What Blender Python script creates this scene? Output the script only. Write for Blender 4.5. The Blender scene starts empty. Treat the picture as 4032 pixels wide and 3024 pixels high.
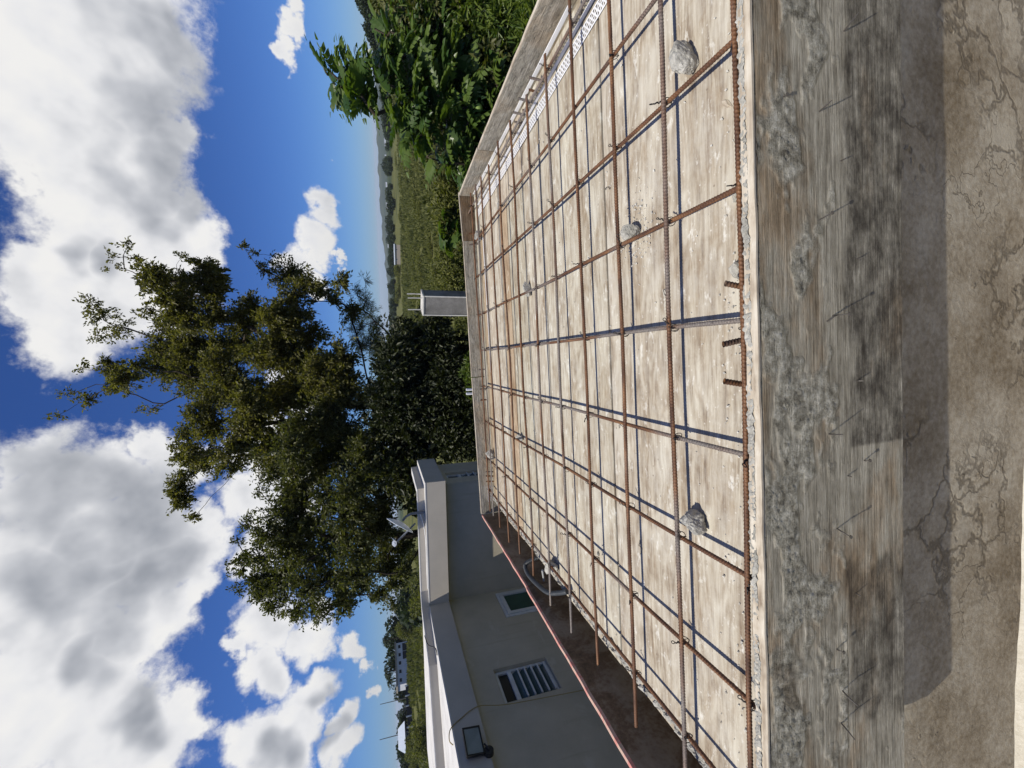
import bpy, bmesh, math, random
import numpy as np
from mathutils import Matrix, Vector, noise as mnoise

# ------------------------------------------------------------------ camera, sky, sun, exposure
SC = bpy.context.scene
COL = SC.collection
R = math.radians
cam = bpy.data.cameras.new("camera")
camo = bpy.data.objects.new("camera", cam)
COL.objects.link(camo)
cam.sensor_fit = 'HORIZONTAL'; cam.sensor_width = 36.0; cam.lens = 14.59
cam.clip_start = 0.05; cam.clip_end = 20000
# the photograph was taken with the phone on its side: world 'up' points to the picture's left
camo.matrix_world = Matrix(((-0.02079, 0.99797, 0.06027, -0.0298),
                            (-0.29469, 0.05149, -0.95421, 0.0020),
                            (-0.95537, -0.0376, 0.29302, 0.8736), (0, 0, 0, 1)))
SC.camera = camo

SUN_A, SUN_B = 0.42, 0.29             # light travels (A, B, -1)
SUN_EL = math.atan2(1, math.hypot(SUN_A, SUN_B))
SUN_AZ = math.atan2(-SUN_A, -SUN_B)
sl = bpy.data.lights.new("sun", 'SUN'); sl.energy = 5.0; sl.angle = R(0.53); sl.color = (1, 0.94, 0.83)
so = bpy.data.objects.new("sun", sl); COL.objects.link(so)
so.rotation_euler = Vector((SUN_A, SUN_B, -1)).to_track_quat('-Z', 'Y').to_euler()
so.location = (-20, -16, 50)
SC.view_settings.view_transform = 'Standard'; SC.view_settings.look = 'None'
SC.view_settings.exposure = 0.0; SC.view_settings.gamma = 1.0; SC.view_settings.use_curve_mapping = False
SC.cycles.max_bounces = 6; SC.cycles.diffuse_bounces = 3; SC.cycles.transparent_max_bounces = 8
SC.cycles.volume_bounces = 0

# clouds: places in the sky (unit direction and angular radius) where cumulus stands
CLOUDS = [(0.466,0.763,0.448,0.11),(0.452,0.788,0.419,0.119),(0.372,0.806,0.461,0.101),(0.426,0.82,0.382,0.089),(0.498,0.784,0.371,0.108),(0.35,0.854,0.385,0.081),
(0.293,0.851,0.436,0.092),(0.328,0.825,0.46,0.054),(0.288,0.883,0.371,0.064),(0.226,0.909,0.351,0.061),(0.213,0.88,0.425,0.098),(0.151,0.853,0.499,0.057),
(0.113,0.844,0.525,0.03),(0.119,0.879,0.462,0.103),(0.158,0.907,0.389,0.09),(0.049,0.867,0.497,0.058),(0.19,0.927,0.324,0.047),(0.485,0.811,0.327,0.037),
(0.381,0.859,0.342,0.041),(0.405,0.773,0.489,0.064),(0.294,0.818,0.495,0.035),(-0.192,0.834,0.517,0.087),(-0.204,0.871,0.447,0.069),(-0.321,0.801,0.506,0.132),
(-0.323,0.851,0.413,0.104),(-0.245,0.882,0.402,0.058),(-0.44,0.755,0.487,0.123),(-0.446,0.792,0.417,0.088),(-0.341,0.871,0.355,0.066),(-0.4,0.857,0.325,0.037),
(-0.422,0.825,0.375,0.061),(-0.53,0.733,0.427,0.107),(-0.517,0.707,0.482,0.077),(-0.569,0.758,0.318,0.038),(-0.571,0.739,0.359,0.059),(-0.304,0.895,0.326,0.047),
(-0.188,0.908,0.375,0.054),(-0.141,0.903,0.405,0.03),(-0.618,0.754,0.222,0.053),(-0.651,0.735,0.192,0.052),(-0.618,0.766,0.176,0.048),(-0.587,0.794,0.157,0.037),
(-0.537,0.817,0.211,0.037),(-0.505,0.829,0.239,0.022),(-0.639,0.763,0.094,0.023),(-0.672,0.734,0.097,0.031),(-0.546,0.835,0.076,0.023),(-0.58,0.812,0.059,0.016),
(-0.481,0.851,0.209,0.047),(-0.372,0.897,0.238,0.049),(-0.26,0.929,0.264,0.051),(-0.162,0.953,0.257,0.053),(-0.207,0.957,0.201,0.064),(-0.074,0.981,0.182,0.066),
(-0.506,0.852,0.138,0.04),(-0.298,0.933,0.201,0.062),(0.584,0.802,0.123,0.016),(0.564,0.816,0.125,0.018),(0.542,0.83,0.133,0.016),(0.442,0.892,0.098,0.009),
(0.421,0.902,0.099,0.011),(0.403,0.91,0.098,0.009),(0.322,0.939,0.122,0.028),(0.289,0.95,0.116,0.032),(0.252,0.957,0.141,0.032),(0.232,0.965,0.121,0.029),
(0.206,0.966,0.157,0.033),(0.176,0.975,0.133,0.026),(0.221,0.972,0.081,0.012),(-0.617,0.785,0.051,0.011),
]
GREYS = [(0.483,0.816,0.317,0.071),(0.409,0.852,0.327,0.069),(0.337,0.878,0.339,0.065),(0.288,0.897,0.336,0.044),(0.516,0.795,0.318,0.049),(-0.209,0.836,0.508,0.094),
(-0.267,0.861,0.434,0.104),(-0.378,0.831,0.407,0.081),(-0.343,0.798,0.495,0.072),(-0.451,0.782,0.43,0.055),(-0.551,0.751,0.363,0.042),(-0.637,0.746,0.194,0.04),
(-0.652,0.748,0.123,0.028),(0.554,0.823,0.124,0.006),(-0.583,0.798,0.15,0.022),(0.182,0.879,0.44,0.041),(0.19,0.903,0.385,0.036),
]


class NT:
    """tiny helper for node trees"""
    def __init__(s, nt): s.nt = nt; s.n = nt.nodes; s.l = nt.links
    def new(s, t, **k):
        n = s.n.new(t)
        for a, b in k.items(): setattr(n, a, b)
        return n
    def put(s, sock, v):
        if hasattr(v, 'is_output') or isinstance(v, bpy.types.NodeSocket): s.l.new(v, sock)
        elif v is not None: sock.default_value = v
    def math(s, op, a, b=None, c=None, clamp=False):
        n = s.new('ShaderNodeMath', operation=op); n.use_clamp = clamp
        s.put(n.inputs[0], a)
        if b is not None: s.put(n.inputs[1], b)
        if c is not None: s.put(n.inputs[2], c)
        return n.outputs[0]
    def vmath(s, op, a, b=None, c=None):
        n = s.new('ShaderNodeVectorMath', operation=op); s.put(n.inputs[0], a)
        if b is not None: s.put(n.inputs[3 if op == 'SCALE' else 1], b)
        if c is not None: s.put(n.inputs[2], c)
        return n.outputs[1] if op in ('LENGTH', 'DISTANCE', 'DOT_PRODUCT') else n.outputs[0]
    def noise(s, vec, scale, detail=4, rough=.55, dist=0, col=False):
        n = s.new('ShaderNodeTexNoise'); s.put(n.inputs['Vector'], vec)
        n.inputs['Scale'].default_value = scale; n.inputs['Detail'].default_value = detail
        n.inputs['Roughness'].default_value = rough; n.inputs['Distortion'].default_value = dist
        return n.outputs[1] if col else n.outputs[0]
    def voro(s, vec, scale, feature='F1', out=0, rnd=1.0):
        n = s.new('ShaderNodeTexVoronoi', feature=feature); s.put(n.inputs['Vector'], vec)
        n.inputs['Scale'].default_value = scale; n.inputs['Randomness'].default_value = rnd
        return n.outputs[out]
    def ramp(s, fac, stops, mode='LINEAR'):
        n = s.new('ShaderNodeValToRGB'); s.put(n.inputs[0], fac); cr = n.color_ramp; cr.interpolation = mode
        while len(cr.elements) < len(stops): cr.elements.new(0.5)
        for e, (p, c) in zip(cr.elements, stops):
            e.position = p; e.color = (*c, 1) if hasattr(c, '__len__') else (c, c, c, 1)
        return n.outputs[0]
    def mr(s, v, a, b, c=0, d=1, smooth=False):
        n = s.new('ShaderNodeMapRange'); n.interpolation_type = 'SMOOTHSTEP' if smooth else 'LINEAR'
        s.put(n.inputs[0], v)
        for i, q in enumerate((a, b, c, d)): s.put(n.inputs[i + 1], q)
        return n.outputs[0]
    def mix(s, f, a, b, mode='MIX'):
        n = s.new('ShaderNodeMix', data_type='RGBA', blend_type=mode)
        s.put(n.inputs[0], f)
        for i, q in ((6, a), (7, b)):
            if isinstance(q, (tuple, list)): q = (*q, 1) if len(q) == 3 else q
            s.put(n.inputs[i], q)
        return n.outputs[2]
    def mapping(s, vec, scale=(1, 1, 1), loc=(0, 0, 0), rot=(0, 0, 0)):
        n = s.new('ShaderNodeMapping'); s.put(n.inputs[0], vec)
        n.inputs[1].default_value = loc; n.inputs[2].default_value = rot; n.inputs[3].default_value = scale
        return n.outputs[0]

W = bpy.data.worlds.new("World"); SC.world = W; W.use_nodes = True
def build_world():
    t = NT(W.node_tree); t.n.clear()
    out = t.new('ShaderNodeOutputWorld'); bg = t.new('ShaderNodeBackground')
    sky = t.new('ShaderNodeTexSky', sky_type='NISHITA')
    sky.sun_disc = False; sky.sun_elevation = SUN_EL; sky.sun_rotation = SUN_AZ
    sky.altitude = 200; sky.air_density = 1.0; sky.dust_density = 0.0; sky.ozone_density = 3.0
    skyc = t.vmath('SCALE', sky.outputs[0], 0.088)
    skyc = t.vmath('MULTIPLY', skyc, (0.36, 0.57, 1.04))
    d = t.new('ShaderNodeTexCoord').outputs['Generated']
    # cloud edges: warp the direction with two octaves of noise
    w1 = t.vmath('SUBTRACT', t.noise(d, 5.5, 3, .55, col=True), (.5, .5, .5))
    w2 = t.vmath('SUBTRACT', t.noise(d, 21, 4, .62, col=True), (.5, .5, .5))
    dw = t.vmath('ADD', d, t.vmath('ADD', t.vmath('SCALE', w1, .14), t.vmath('SCALE', w2, .066)))
    def field(vec, L):
        acc = None
        for x, y, z, r in L:
            v = t.math('MULTIPLY_ADD', t.vmath('DISTANCE', vec, (x, y, z)), -1.0 / r, 1.25)
            acc = v if acc is None else t.math('MAXIMUM', acc, v)
        return acc
    f = field(dw, CLOUDS)
    # the rest of the sky, out of this frame: the same broken cumulus by noise
    sep = t.new('ShaderNodeSeparateXYZ'); t.put(sep.inputs[0], d)
    ax = (-0.06027, .95421, -.29302)
    off = t.mr(t.vmath('DOT_PRODUCT', d, ax), .40, .25, 0, 1, True)
    zz = t.math('ADD', t.math('MAXIMUM', sep.outputs[2], 0.0), .12)
    cmb = t.new('ShaderNodeCombineXYZ'); t.put(cmb.inputs[0], t.math('DIVIDE', sep.outputs[0], zz)); t.put(cmb.inputs[1], t.math('DIVIDE', sep.outputs[1], zz))
    gen = t.mr(t.noise(cmb.outputs[0], .8, 5, .55), .49, .69, -.6, .9)
    gen = t.math('MULTIPLY', t.math('SUBTRACT', gen, -2.0), off)
    f = t.math('MAXIMUM', f, t.math('SUBTRACT', gen, 2.0))
    wisp = t.noise(d, 26, 6, .66)
    fe = t.math('ADD', f, t.math('MULTIPLY', t.math('SUBTRACT', wisp, .52), 1.15))
    dens = t.mr(fe, -.08, .52, 0, 1, True)
    # self shading of the heaps: thin and sun-side parts white, thick undersides grey
    dg = t.vmath('ADD', d, t.vmath('SCALE', w1, .30)); g = field(dg, GREYS)
    sd = Vector((-SUN_A, -SUN_B, 1)).normalized()
    wo = t.vmath('ADD', d, tuple(sd * .028))
    n0 = t.noise(d, 7, 4, .5); n1 = t.noise(wo, 7, 4, .5)
    relief = t.math('SUBTRACT', n0, n1)
    thick = t.mr(f, .35, 1.2, 0, 1, True)
    grey = t.math('ADD', t.math('MULTIPLY', t.mr(g, -.15, 1.0, 0, 1, True), .50), t.math('MULTIPLY', thick, .06))
    lit = t.math('ADD', t.math('SUBTRACT', .93, grey), t.math('MULTIPLY', relief, 1.25), clamp=True)
    cc = t.ramp(lit, [(0.0, (.26, .275, .31)), (.3, (.38, .40, .44)), (.62, (.62, .635, .67)), (.88, (.90, .90, .91)), (1, (.97, .96, .94))])
    low = t.mr(sep.outputs[2], 0, .16, .72, 1)
    cc = t.vmath('SCALE', cc, t.math('MULTIPLY', low, .93))
    col = t.mix(t.math('MULTIPLY', dens, .97), skyc, cc)
    t.put(bg.inputs[0], col); bg.inputs[1].default_value = 1.0
    t.l.new(bg.outputs[0], out.inputs[0])
build_world()
W.cycles.sampling_method = 'NONE'

# ------------------------------------------------------------------ frames and helpers
# the formwork deck is not quite level: its own frame, a little lower on the house side
DM = Matrix(((0.999419, 4e-05, -0.034086, 0), (4e-05, 0.999997, 0.002338, 0), (0.034086, -0.002338, 0.999416, 0), (0, 0, 0, 1)))
ID = Matrix.Identity(4)
rng = random.Random(11)

def tag(o, label=None, cat=None, group=None, kind=None):
    if label: o['label'] = label
    if cat: o['category'] = cat
    if group: o['group'] = group
    if kind: o['kind'] = kind
    return o
def thing(name, loc, label, cat, group=None, frame=ID, rz=0.0):
    o = bpy.data.objects.new(name, None); COL.objects.link(o); o.empty_display_size = .1
    o.matrix_world = frame @ Matrix.Translation(loc) @ Matrix.Rotation(rz, 4, 'Z')
    return tag(o, label, cat, group)
def link(name, me, parent=None, mw=ID, mat=None):
    """mesh object; with a parent, mw is local to the parent"""
    o = bpy.data.objects.new(name, me); COL.objects.link(o)
    if parent is not None: o.parent = parent
    o.matrix_local = mw
    if mat is not None and not me.materials: me.materials.append(mat)
    return o

class MB:
    """collects shapes for one mesh"""
    def __init__(s): s.v = []; s.f = []; s.smooth = False
    def add(s, vs, fs):
        b = len(s.v); s.v += [tuple(v) for v in vs]; s.f += [tuple(i + b for i in f) for f in fs]; return s
    def box(s, x0, x1, y0, y1, z0, z1, bev=0.0):
        if bev:
            bm = bmesh.new(); bmesh.ops.create_cube(bm, size=1)
            for v in bm.verts: v.co = Vector((x0 + (v.co.x + .5) * (x1 - x0), y0 + (v.co.y + .5) * (y1 - y0), z0 + (v.co.z + .5) * (z1 - z0)))
            bmesh.ops.bevel(bm, geom=bm.edges[:], offset=bev, segments=2, affect='EDGES')
            bm.verts.index_update(); s.add([v.co[:] for v in bm.verts], [[v.index for v in f.verts] for f in bm.faces]); bm.free(); return s
        return s.add([(x0, y0, z0), (x1, y0, z0), (x1, y1, z0), (x0, y1, z0), (x0, y0, z1), (x1, y0, z1), (x1, y1, z1), (x0, y1, z1)],
                     [(3, 2, 1, 0), (4, 5, 6, 7), (0, 1, 5, 4), (1, 2, 6, 5), (2, 3, 7, 6), (3, 0, 4, 7)])
    def prism(s, pts, z0, z1):
        n = len(pts)
        return s.add([(x, y, z0) for x, y in pts] + [(x, y, z1) for x, y in pts],
                     [tuple(range(n))[::-1], tuple(range(n, 2 * n))] + [(i, (i + 1) % n, n + (i + 1) % n, n + i) for i in range(n)])
    def tube(s, pts, rad, n=8, cap=True):
        pts = [Vector(p) for p in pts]; rad = rad if hasattr(rad, '__len__') else [rad] * len(pts)
        vs = []; up = Vector((0, 0, 1)); prev = None
        for i, p in enumerate(pts):
            t = (pts[min(i + 1, len(pts) - 1)] - pts[max(i - 1, 0)])
            t = t.normalized() if t.length > 1e-9 else Vector((0, 0, 1))
            if prev is None:
                a = t.cross(up) if abs(t.dot(up)) < .95 else t.cross(Vector((1, 0, 0)))
            else: a = prev - t * prev.dot(t)
            a.normalize(); prev = a; b = t.cross(a)
            for k in range(n):
                q = 2 * math.pi * k / n; vs.append(p + (a * math.cos(q) + b * math.sin(q)) * rad[i])
        m = len(pts)
        fs = [(i * n + k, i * n + (k + 1) % n, (i + 1) * n + (k + 1) % n, (i + 1) * n + k) for i in range(m - 1) for k in range(n)]
        if cap: fs += [tuple(range(n))[::-1], tuple(range((m - 1) * n, m * n))]
        return s.add(vs, fs)
    def mesh(s, name, mat=None, smooth=False, xf=None):
        me = bpy.data.meshes.new(name)
        vs = s.v if xf is None else [tuple(xf @ Vector(v)) for v in s.v]
        me.from_pydata(vs, [], s.f); me.update()
        if mat is not None: me.materials.append(mat)
        if smooth: me.polygons.foreach_set('use_smooth', [True] * len(me.polygons))
        return me
    def build(s, name, mat, parent=None, mw=ID, smooth=False):
        return link(name, s.mesh(name, mat, smooth), parent, mw)

def fastmesh(name, V, F, mat, attr=None):
    """V (n,3), F (m,k) arrays"""
    V = np.asarray(V, np.float32); F = np.asarray(F, np.int32); k = F.shape[1]
    me = bpy.data.meshes.new(name)
    me.vertices.add(len(V)); me.vertices.foreach_set('co', V.ravel())
    me.loops.add(F.size); me.loops.foreach_set('vertex_index', F.ravel())
    me.polygons.add(len(F)); me.polygons.foreach_set('loop_start', np.arange(0, F.size, k, dtype=np.int32))
    me.polygons.foreach_set('loop_total', np.full(len(F), k, np.int32))
    if attr is not None:
        a = me.attributes.new('var', 'FLOAT', 'POINT'); a.data.foreach_set('value', np.asarray(attr, np.float32))
    me.update(calc_edges=True); me.materials.append(mat)
    return me

# ------------------------------------------------------------------ materials
def mat(name, fn, rough=.8, spec=.3):
    m = bpy.data.materials.new(name); m.use_nodes = True; t = NT(m.node_tree)
    p = m.node_tree.nodes['Principled BSDF']; p.inputs['Roughness'].default_value = rough
    p.inputs['Specular IOR Level'].default_value = spec
    t.p = p
    t.obj = t.new('ShaderNodeTexCoord').outputs['Object']
    t.rnd = t.new('ShaderNodeObjectInfo').outputs['Random']
    fn(t, p); return m
def bump(t, p, h, strength=.4, dist=.01):
    b = t.new('ShaderNodeBump'); b.inputs['Strength'].default_value = strength; b.inputs['Distance'].default_value = dist
    t.put(b.inputs['Height'], h); t.l.new(b.outputs[0], p.inputs['Normal'])
def offs(t, k=17.0):
    c = t.new('ShaderNodeCombineXYZ'); t.put(c.inputs[0], t.math('MULTIPLY', t.rnd, k)); t.put(c.inputs[1], t.math('MULTIPLY', t.rnd, k * 1.7)); t.put(c.inputs[2], t.math('MULTIPLY', t.rnd, k * .6))
    return t.vmath('ADD', t.obj, c.outputs[0])

def m_ply(t, p, tone=(1, 1, 1)):
    o = offs(t, 9)
    gr = t.noise(t.mapping(o, (1.0, 11, 9)), 3.2, 6, .66, 1.0)                       # long soft grain
    fine = t.noise(t.mapping(o, (3, 75, 60)), 3, 4, .65)
    ven = t.noise(t.mapping(o, (.62, 2.7, 1)), 1.9, 2, .45, .9)                     # veneer figure: contour lines
    cath = t.math('MULTIPLY_ADD', t.math('SINE', t.math('MULTIPLY', ven, 74)), .5, .5)
    big = t.noise(t.mapping(o, (1.2, 3, 1)), 2.6, 6, .66); stain = t.noise(t.mapping(o, (1.4, 6.5, 1)), 3.2, 7, .70, .5)
    f = t.math('ADD', t.math('MULTIPLY', gr, .54), t.math('ADD', t.math('MULTIPLY', fine, .30), t.math('MULTIPLY', t.math('MULTIPLY', cath, t.mr(big, .35, .6, .2, 1)), .10)))
    c = t.ramp(f, [(.28, (.150, .114, .082)), (.385, (.305, .256, .196)), (.475, (.425, .378, .300)), (.61, (.55, .515, .43))])
    c = t.mix(t.mr(stain, .47, .64, 0, .72), c, t.mix(1.0, c, (.66, .56, .47), 'MULTIPLY'))
    c = t.mix(t.mr(big, .48, .70, 0, .5), c, (.57, .545, .47))
    dust = t.noise(o, 9, 9, .74); c = t.mix(t.mr(dust, .46, .66, 0, .40), c, (.53, .51, .455)); c = t.mix(t.mr(dust, .44, .32, 0, .5), c, t.mix(1.0, c, (.62, .56, .52), 'MULTIPLY'))
    wh = t.noise(t.mapping(o, (4, 8, 4)), 3.0, 7, .74)
    c = t.mix(t.mr(wh, .57, .66, 0, .8), c, (.66, .645, .59))            # cement smears
    tint = t.mix(t.mr(t.rnd, .55, 1, 0, .8), c, t.mix(1.0, c, (.93, .97, .93), 'MULTIPLY'))
    tint = t.mix(t.mr(t.rnd, .42, .0, 0, .6), tint, t.mix(1.0, tint, (.92, .82, .72), 'MULTIPLY'))
    spk = t.voro(o, 24, 'F1'); c2 = t.mix(t.mr(spk, .10, .04, 0, .8), tint, (.10, .065, .045))
    spm = t.noise(o, 6, 2); c2 = t.mix(t.mr(spm, .54, .62, 0, 1), tint, c2)
    dr = t.voro(t.vmath('ADD', o, (3, 7, 1)), 38, 'F1')
    c2 = t.mix(t.math('MULTIPLY', t.mr(dr, .12, .06, 0, .8), t.mr(big, .4, .55)), c2, (.68, .66, .6))
    if tone != (1, 1, 1): c2 = t.mix(1.0, c2, tone, 'MULTIPLY')
    t.put(p.inputs['Base Color'], c2)
    h = t.math('ADD', t.math('MULTIPLY', f, .8), t.math('MULTIPLY', wh, .4)); bump(t, p, h, .5, .006)
M_PLY = mat('weathered_plywood', m_ply, .82, .25)
M_PLYB = mat('brown_plywood', lambda t, p: m_ply(t, p, (.84, .72, .60)), .82, .25)
M_PLYG = mat('grey_plywood', lambda t, p: m_ply(t, p, (.93, .97, .96)), .82, .25)

def m_board(dark, cem, tone=(1, 1, 1)):
    def fn(t, p):
        o = offs(t, 5)
        g = t.noise(t.mapping(o, (1.6, 22, 22)), 3, 7, .68, .8)
        fine = t.noise(t.mapping(o, (5, 130, 130)), 2.2, 4, .65)
        # knots: rings stretched along the grain
        kn = t.voro(t.mapping(o, (1.5, 3, 3)), 1.5, 'F1'); rings = t.math('SINE', t.math('MULTIPLY', kn, 62))
        kmask = t.mr(kn, .17, .05, 0, 1, True)
        med = t.noise(t.mapping(o, (9, 16, 16)), 1.7, 8, .72)
        f = t.math('ADD', t.math('ADD', t.math('MULTIPLY', g, .40), t.math('MULTIPLY', fine, .22)), t.math('MULTIPLY', med, .38))
        f = t.math('ADD', f, t.math('MULTIPLY', t.math('MULTIPLY', rings, kmask), .10))
        c = t.ramp(f, [(.32, (.060, .052, .043)), (.42, (.155, .144, .122)), (.52, (.265, .252, .220)), (.66, (.44, .425, .38))])
        blot = t.noise(t.mapping(o, (1.4, 3, 3.2)), 2.1, 6, .62)
        brown = t.noise(t.vmath('ADD', o, (4, 1, 8)), 2.6, 4, .6)
        c = t.mix(t.mr(brown, .5, .68, 0, .65), c, t.mix(1.0, c, (1.02, .80, .58), 'MULTIPLY'))
        sp = t.new('ShaderNodeSeparateXYZ'); t.put(sp.inputs[0], t.obj)
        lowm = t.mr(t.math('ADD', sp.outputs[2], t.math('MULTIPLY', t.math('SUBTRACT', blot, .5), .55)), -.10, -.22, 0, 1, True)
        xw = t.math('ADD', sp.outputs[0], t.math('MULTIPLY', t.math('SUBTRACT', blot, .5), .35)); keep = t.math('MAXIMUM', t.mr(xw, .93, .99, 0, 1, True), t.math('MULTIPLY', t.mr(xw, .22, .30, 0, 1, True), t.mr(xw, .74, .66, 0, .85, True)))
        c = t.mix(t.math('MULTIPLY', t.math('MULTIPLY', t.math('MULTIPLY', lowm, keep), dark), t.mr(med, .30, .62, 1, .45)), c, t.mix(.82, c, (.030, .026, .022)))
        cw = t.noise(t.mapping(o, (2.4, 3, 5)), 3.4, 7, .72); cm = t.mr(cw, .50, .60, 0, cem, True)
        c = t.mix(cm, c, t.ramp(t.noise(o, 60, 5, .7), [(.3, (.12, .118, .10)), (.6, (.27, .268, .24)), (.8, (.42, .42, .39))]))
        c = t.mix(1.0, c, tone, 'MULTIPLY')
        t.put(p.inputs['Base Color'], c)
        h = t.math('ADD', t.math('MULTIPLY', f, .9), t.math('MULTIPLY', cm, t.math('MULTIPLY', t.noise(o, 75, 6, .75), .8)))
        bump(t, p, h, .95, .016)
    return fn
def m_nearboard(t, p):
    o = t.obj
    sp = t.new('ShaderNodeSeparateXYZ'); t.put(sp.inputs[0], o); X, Z = sp.outputs[0], sp.outputs[2]
    g = t.noise(t.mapping(o, (1.1, 20, 20)), 3, 7, .70, .9); fine = t.noise(t.mapping(o, (4, 120, 120)), 2.4, 4, .7)
    med = t.noise(t.mapping(o, (7, 12, 12)), 1.8, 8, .74); blot = t.noise(t.mapping(o, (1.6, 3, 3.4)), 2.2, 7, .66)
    f = t.math('ADD', t.math('ADD', t.math('MULTIPLY', g, .42), t.math('MULTIPLY', fine, .30)), t.math('MULTIPLY', med, .28))
    wood = t.ramp(f, [(.34, (.045, .037, .027)), (.42, (.155, .138, .106)), (.50, (.285, .262, .210)), (.62, (.48, .45, .375))])
    brown = t.noise(t.vmath('ADD', t.mapping(o, (1, 2, 3)), (4, 1, 8)), 2.4, 6, .66)
    wood = t.mix(t.mr(brown, .50, .64, 0, .7), wood, t.mix(1.0, wood, (.80, .60, .42), 'MULTIPLY'))
    # pale cement skin, thickest along the top half
    at = t.new('ShaderNodeAttribute', attribute_name='crust').outputs['Fac']
    cf = t.noise(o, 34, 8, .75)
    cem = t.ramp(cf, [(.36, (.105, .096, .074)), (.46, (.250, .235, .190)), (.55, (.39, .372, .312)), (.68, (.64, .62, .55))])
    c = t.mix(t.mr(at, .10, .55, 0, .92), wood, cem)
    # dark mould in the lower band, two lengths of it
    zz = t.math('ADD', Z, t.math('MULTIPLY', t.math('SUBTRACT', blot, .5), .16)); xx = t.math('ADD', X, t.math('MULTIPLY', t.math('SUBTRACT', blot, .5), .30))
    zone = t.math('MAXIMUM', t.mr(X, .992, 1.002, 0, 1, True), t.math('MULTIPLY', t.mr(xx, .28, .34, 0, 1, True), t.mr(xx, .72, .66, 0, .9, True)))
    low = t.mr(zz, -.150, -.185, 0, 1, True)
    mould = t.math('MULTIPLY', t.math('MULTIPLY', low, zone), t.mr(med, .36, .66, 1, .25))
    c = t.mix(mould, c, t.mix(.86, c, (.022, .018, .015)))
    st = t.math('MULTIPLY', t.mr(blot, .56, .66, 0, .55, True), t.mr(X, .75, .55, 0, 1)); c = t.mix(st, c, t.mix(1.0, c, (.50, .40, .31), 'MULTIPLY'))
    t.put(p.inputs['Base Color'], c)
    bump(t, p, t.math('ADD', t.math('MULTIPLY', f, 1.0), t.math('MULTIPLY', t.mr(at, .1, .5, 0, 1), t.math('MULTIPLY', cf, 1.0))), 1.0, .014)
M_NEAR = mat('cement_crusted_board', m_nearboard, .86, .2)
M_BOARD = mat('weathered_form_board', m_board(.9, .85), .85, .2)
M_BOARD2 = mat('grey_form_board', m_board(0, .45, (1.35, 1.3, 1.22)), .85, .2)
M_BOARD3 = mat('brown_form_board', m_board(.2, .25, (.75, .58, .43)), .8, .25)

def m_edge(t, p):       # raw plywood edge: thin layers
    o = t.obj
    ly = t.noise(t.mapping(o, (2, 30, 260)), 2, 3, .6)
    c = t.ramp(t.math('ADD', t.math('MULTIPLY', ly, .6), t.math('MULTIPLY', t.noise(o, 14, 5, .6), .4)), [(.32, (.22, .165, .115)), (.5, (.48, .42, .33)), (.7, (.66, .62, .53))])
    t.put(p.inputs['Base Color'], c); bump(t, p, ly, .5, .006)
M_EDGE = mat('raw_board_edge', m_edge, .85, .2)
def m_rededge(t, p):
    o = t.obj; n = t.noise(t.mapping(o, (8, 1.6, 8)), 4, 5, .65)
    c = t.ramp(n, [(.36, (.40, .31, .23)), (.46, (.50, .34, .27)), (.56, (.52, .20, .17)), (.7, (.46, .27, .2))])
    t.put(p.inputs['Base Color'], c); bump(t, p, n, .4, .006)
M_RED = mat('red_painted_edge', m_rededge, .75, .25)
def m_darkply(t, p):    # damp stained inner face of the edge form
    o = t.obj; n = t.noise(t.mapping(o, (3, 1.2, 2.5)), 2.2, 6, .65, .7); g = t.noise(t.mapping(o, (20, 1.5, 20)), 3, 5, .6)
    c = t.ramp(t.math('ADD', t.math('MULTIPLY', n, .75), t.math('MULTIPLY', g, .25)), [(.34, (.040, .024, .013)), (.47, (.12, .075, .042)), (.54, (.19, .145, .095)), (.68, (.25, .205, .145))])
    t.put(p.inputs['Base Color'], c); t.put(p.inputs['Roughness'], t.mr(n, .4, .6, .45, .85)); bump(t, p, g, .3, .006)
M_DARKPLY = mat('stained_plywood', m_darkply, .7, .35)

def m_wall(t, p):       # rendered concrete wall with hairline cracks
    o = t.obj
    w = t.vmath('ADD', o, t.vmath('SCALE', t.vmath('SUBTRACT', t.noise(o, 5, 4, .6, col=True), (.5, .5, .5)), .42))
    e = t.voro(w, 5.3, 'DISTANCE_TO_EDGE'); e2 = t.voro(t.vmath('ADD', w, (5, 2, 1)), 2.6, 'DISTANCE_TO_EDGE')
    pm = t.mr(t.noise(o, 2.0, 3, .5), .43, .58, 0, 1, True)
    crack = t.math('MAXIMUM', t.math('MULTIPLY', t.mr(e, .085, .004, 0, 1, True), pm), t.math('MULTIPLY', t.mr(e2, .012, .003, 0, 1, True), t.mr(t.noise(o, 1.6, 2, .5), .5, .6, 0, .8)))
    n = t.noise(o, 3, 7, .62); f = t.noise(o, 55, 5, .65)
    c = t.ramp(t.math('ADD', t.math('MULTIPLY', n, .65), t.math('MULTIPLY', f, .35)), [(.36, (.135, .104, .066)), (.48, (.230, .194, .140)), (.60, (.335, .300, .235))])
    c = t.mix(t.math('MULTIPLY', crack, .60), c, (.066, .051, .034))
    t.put(p.inputs['Base Color'], c)
    tr = t.noise(t.mapping(o, (14, 14, 14), rot=(0, R(35), 0)), 2.2, 6, .7, 1.0)
    sp = t.mr(t.voro(t.vmath('ADD', o, t.vmath('SCALE', t.noise(o, 20, 2, .5, col=True), .05)), 21, 'F1'), .05, .20, 1, 0)
    sp = t.math('MULTIPLY', sp, t.mr(t.noise(o, 4.2, 2, .5), .54, .64))
    bump(t, p, t.math('ADD', t.math('ADD', t.math('MULTIPLY', tr, .6), sp), t.math('MULTIPLY', crack, -.35)), .75, .010)
M_WALL = mat('cracked_render', m_wall, .9, .15)

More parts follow.
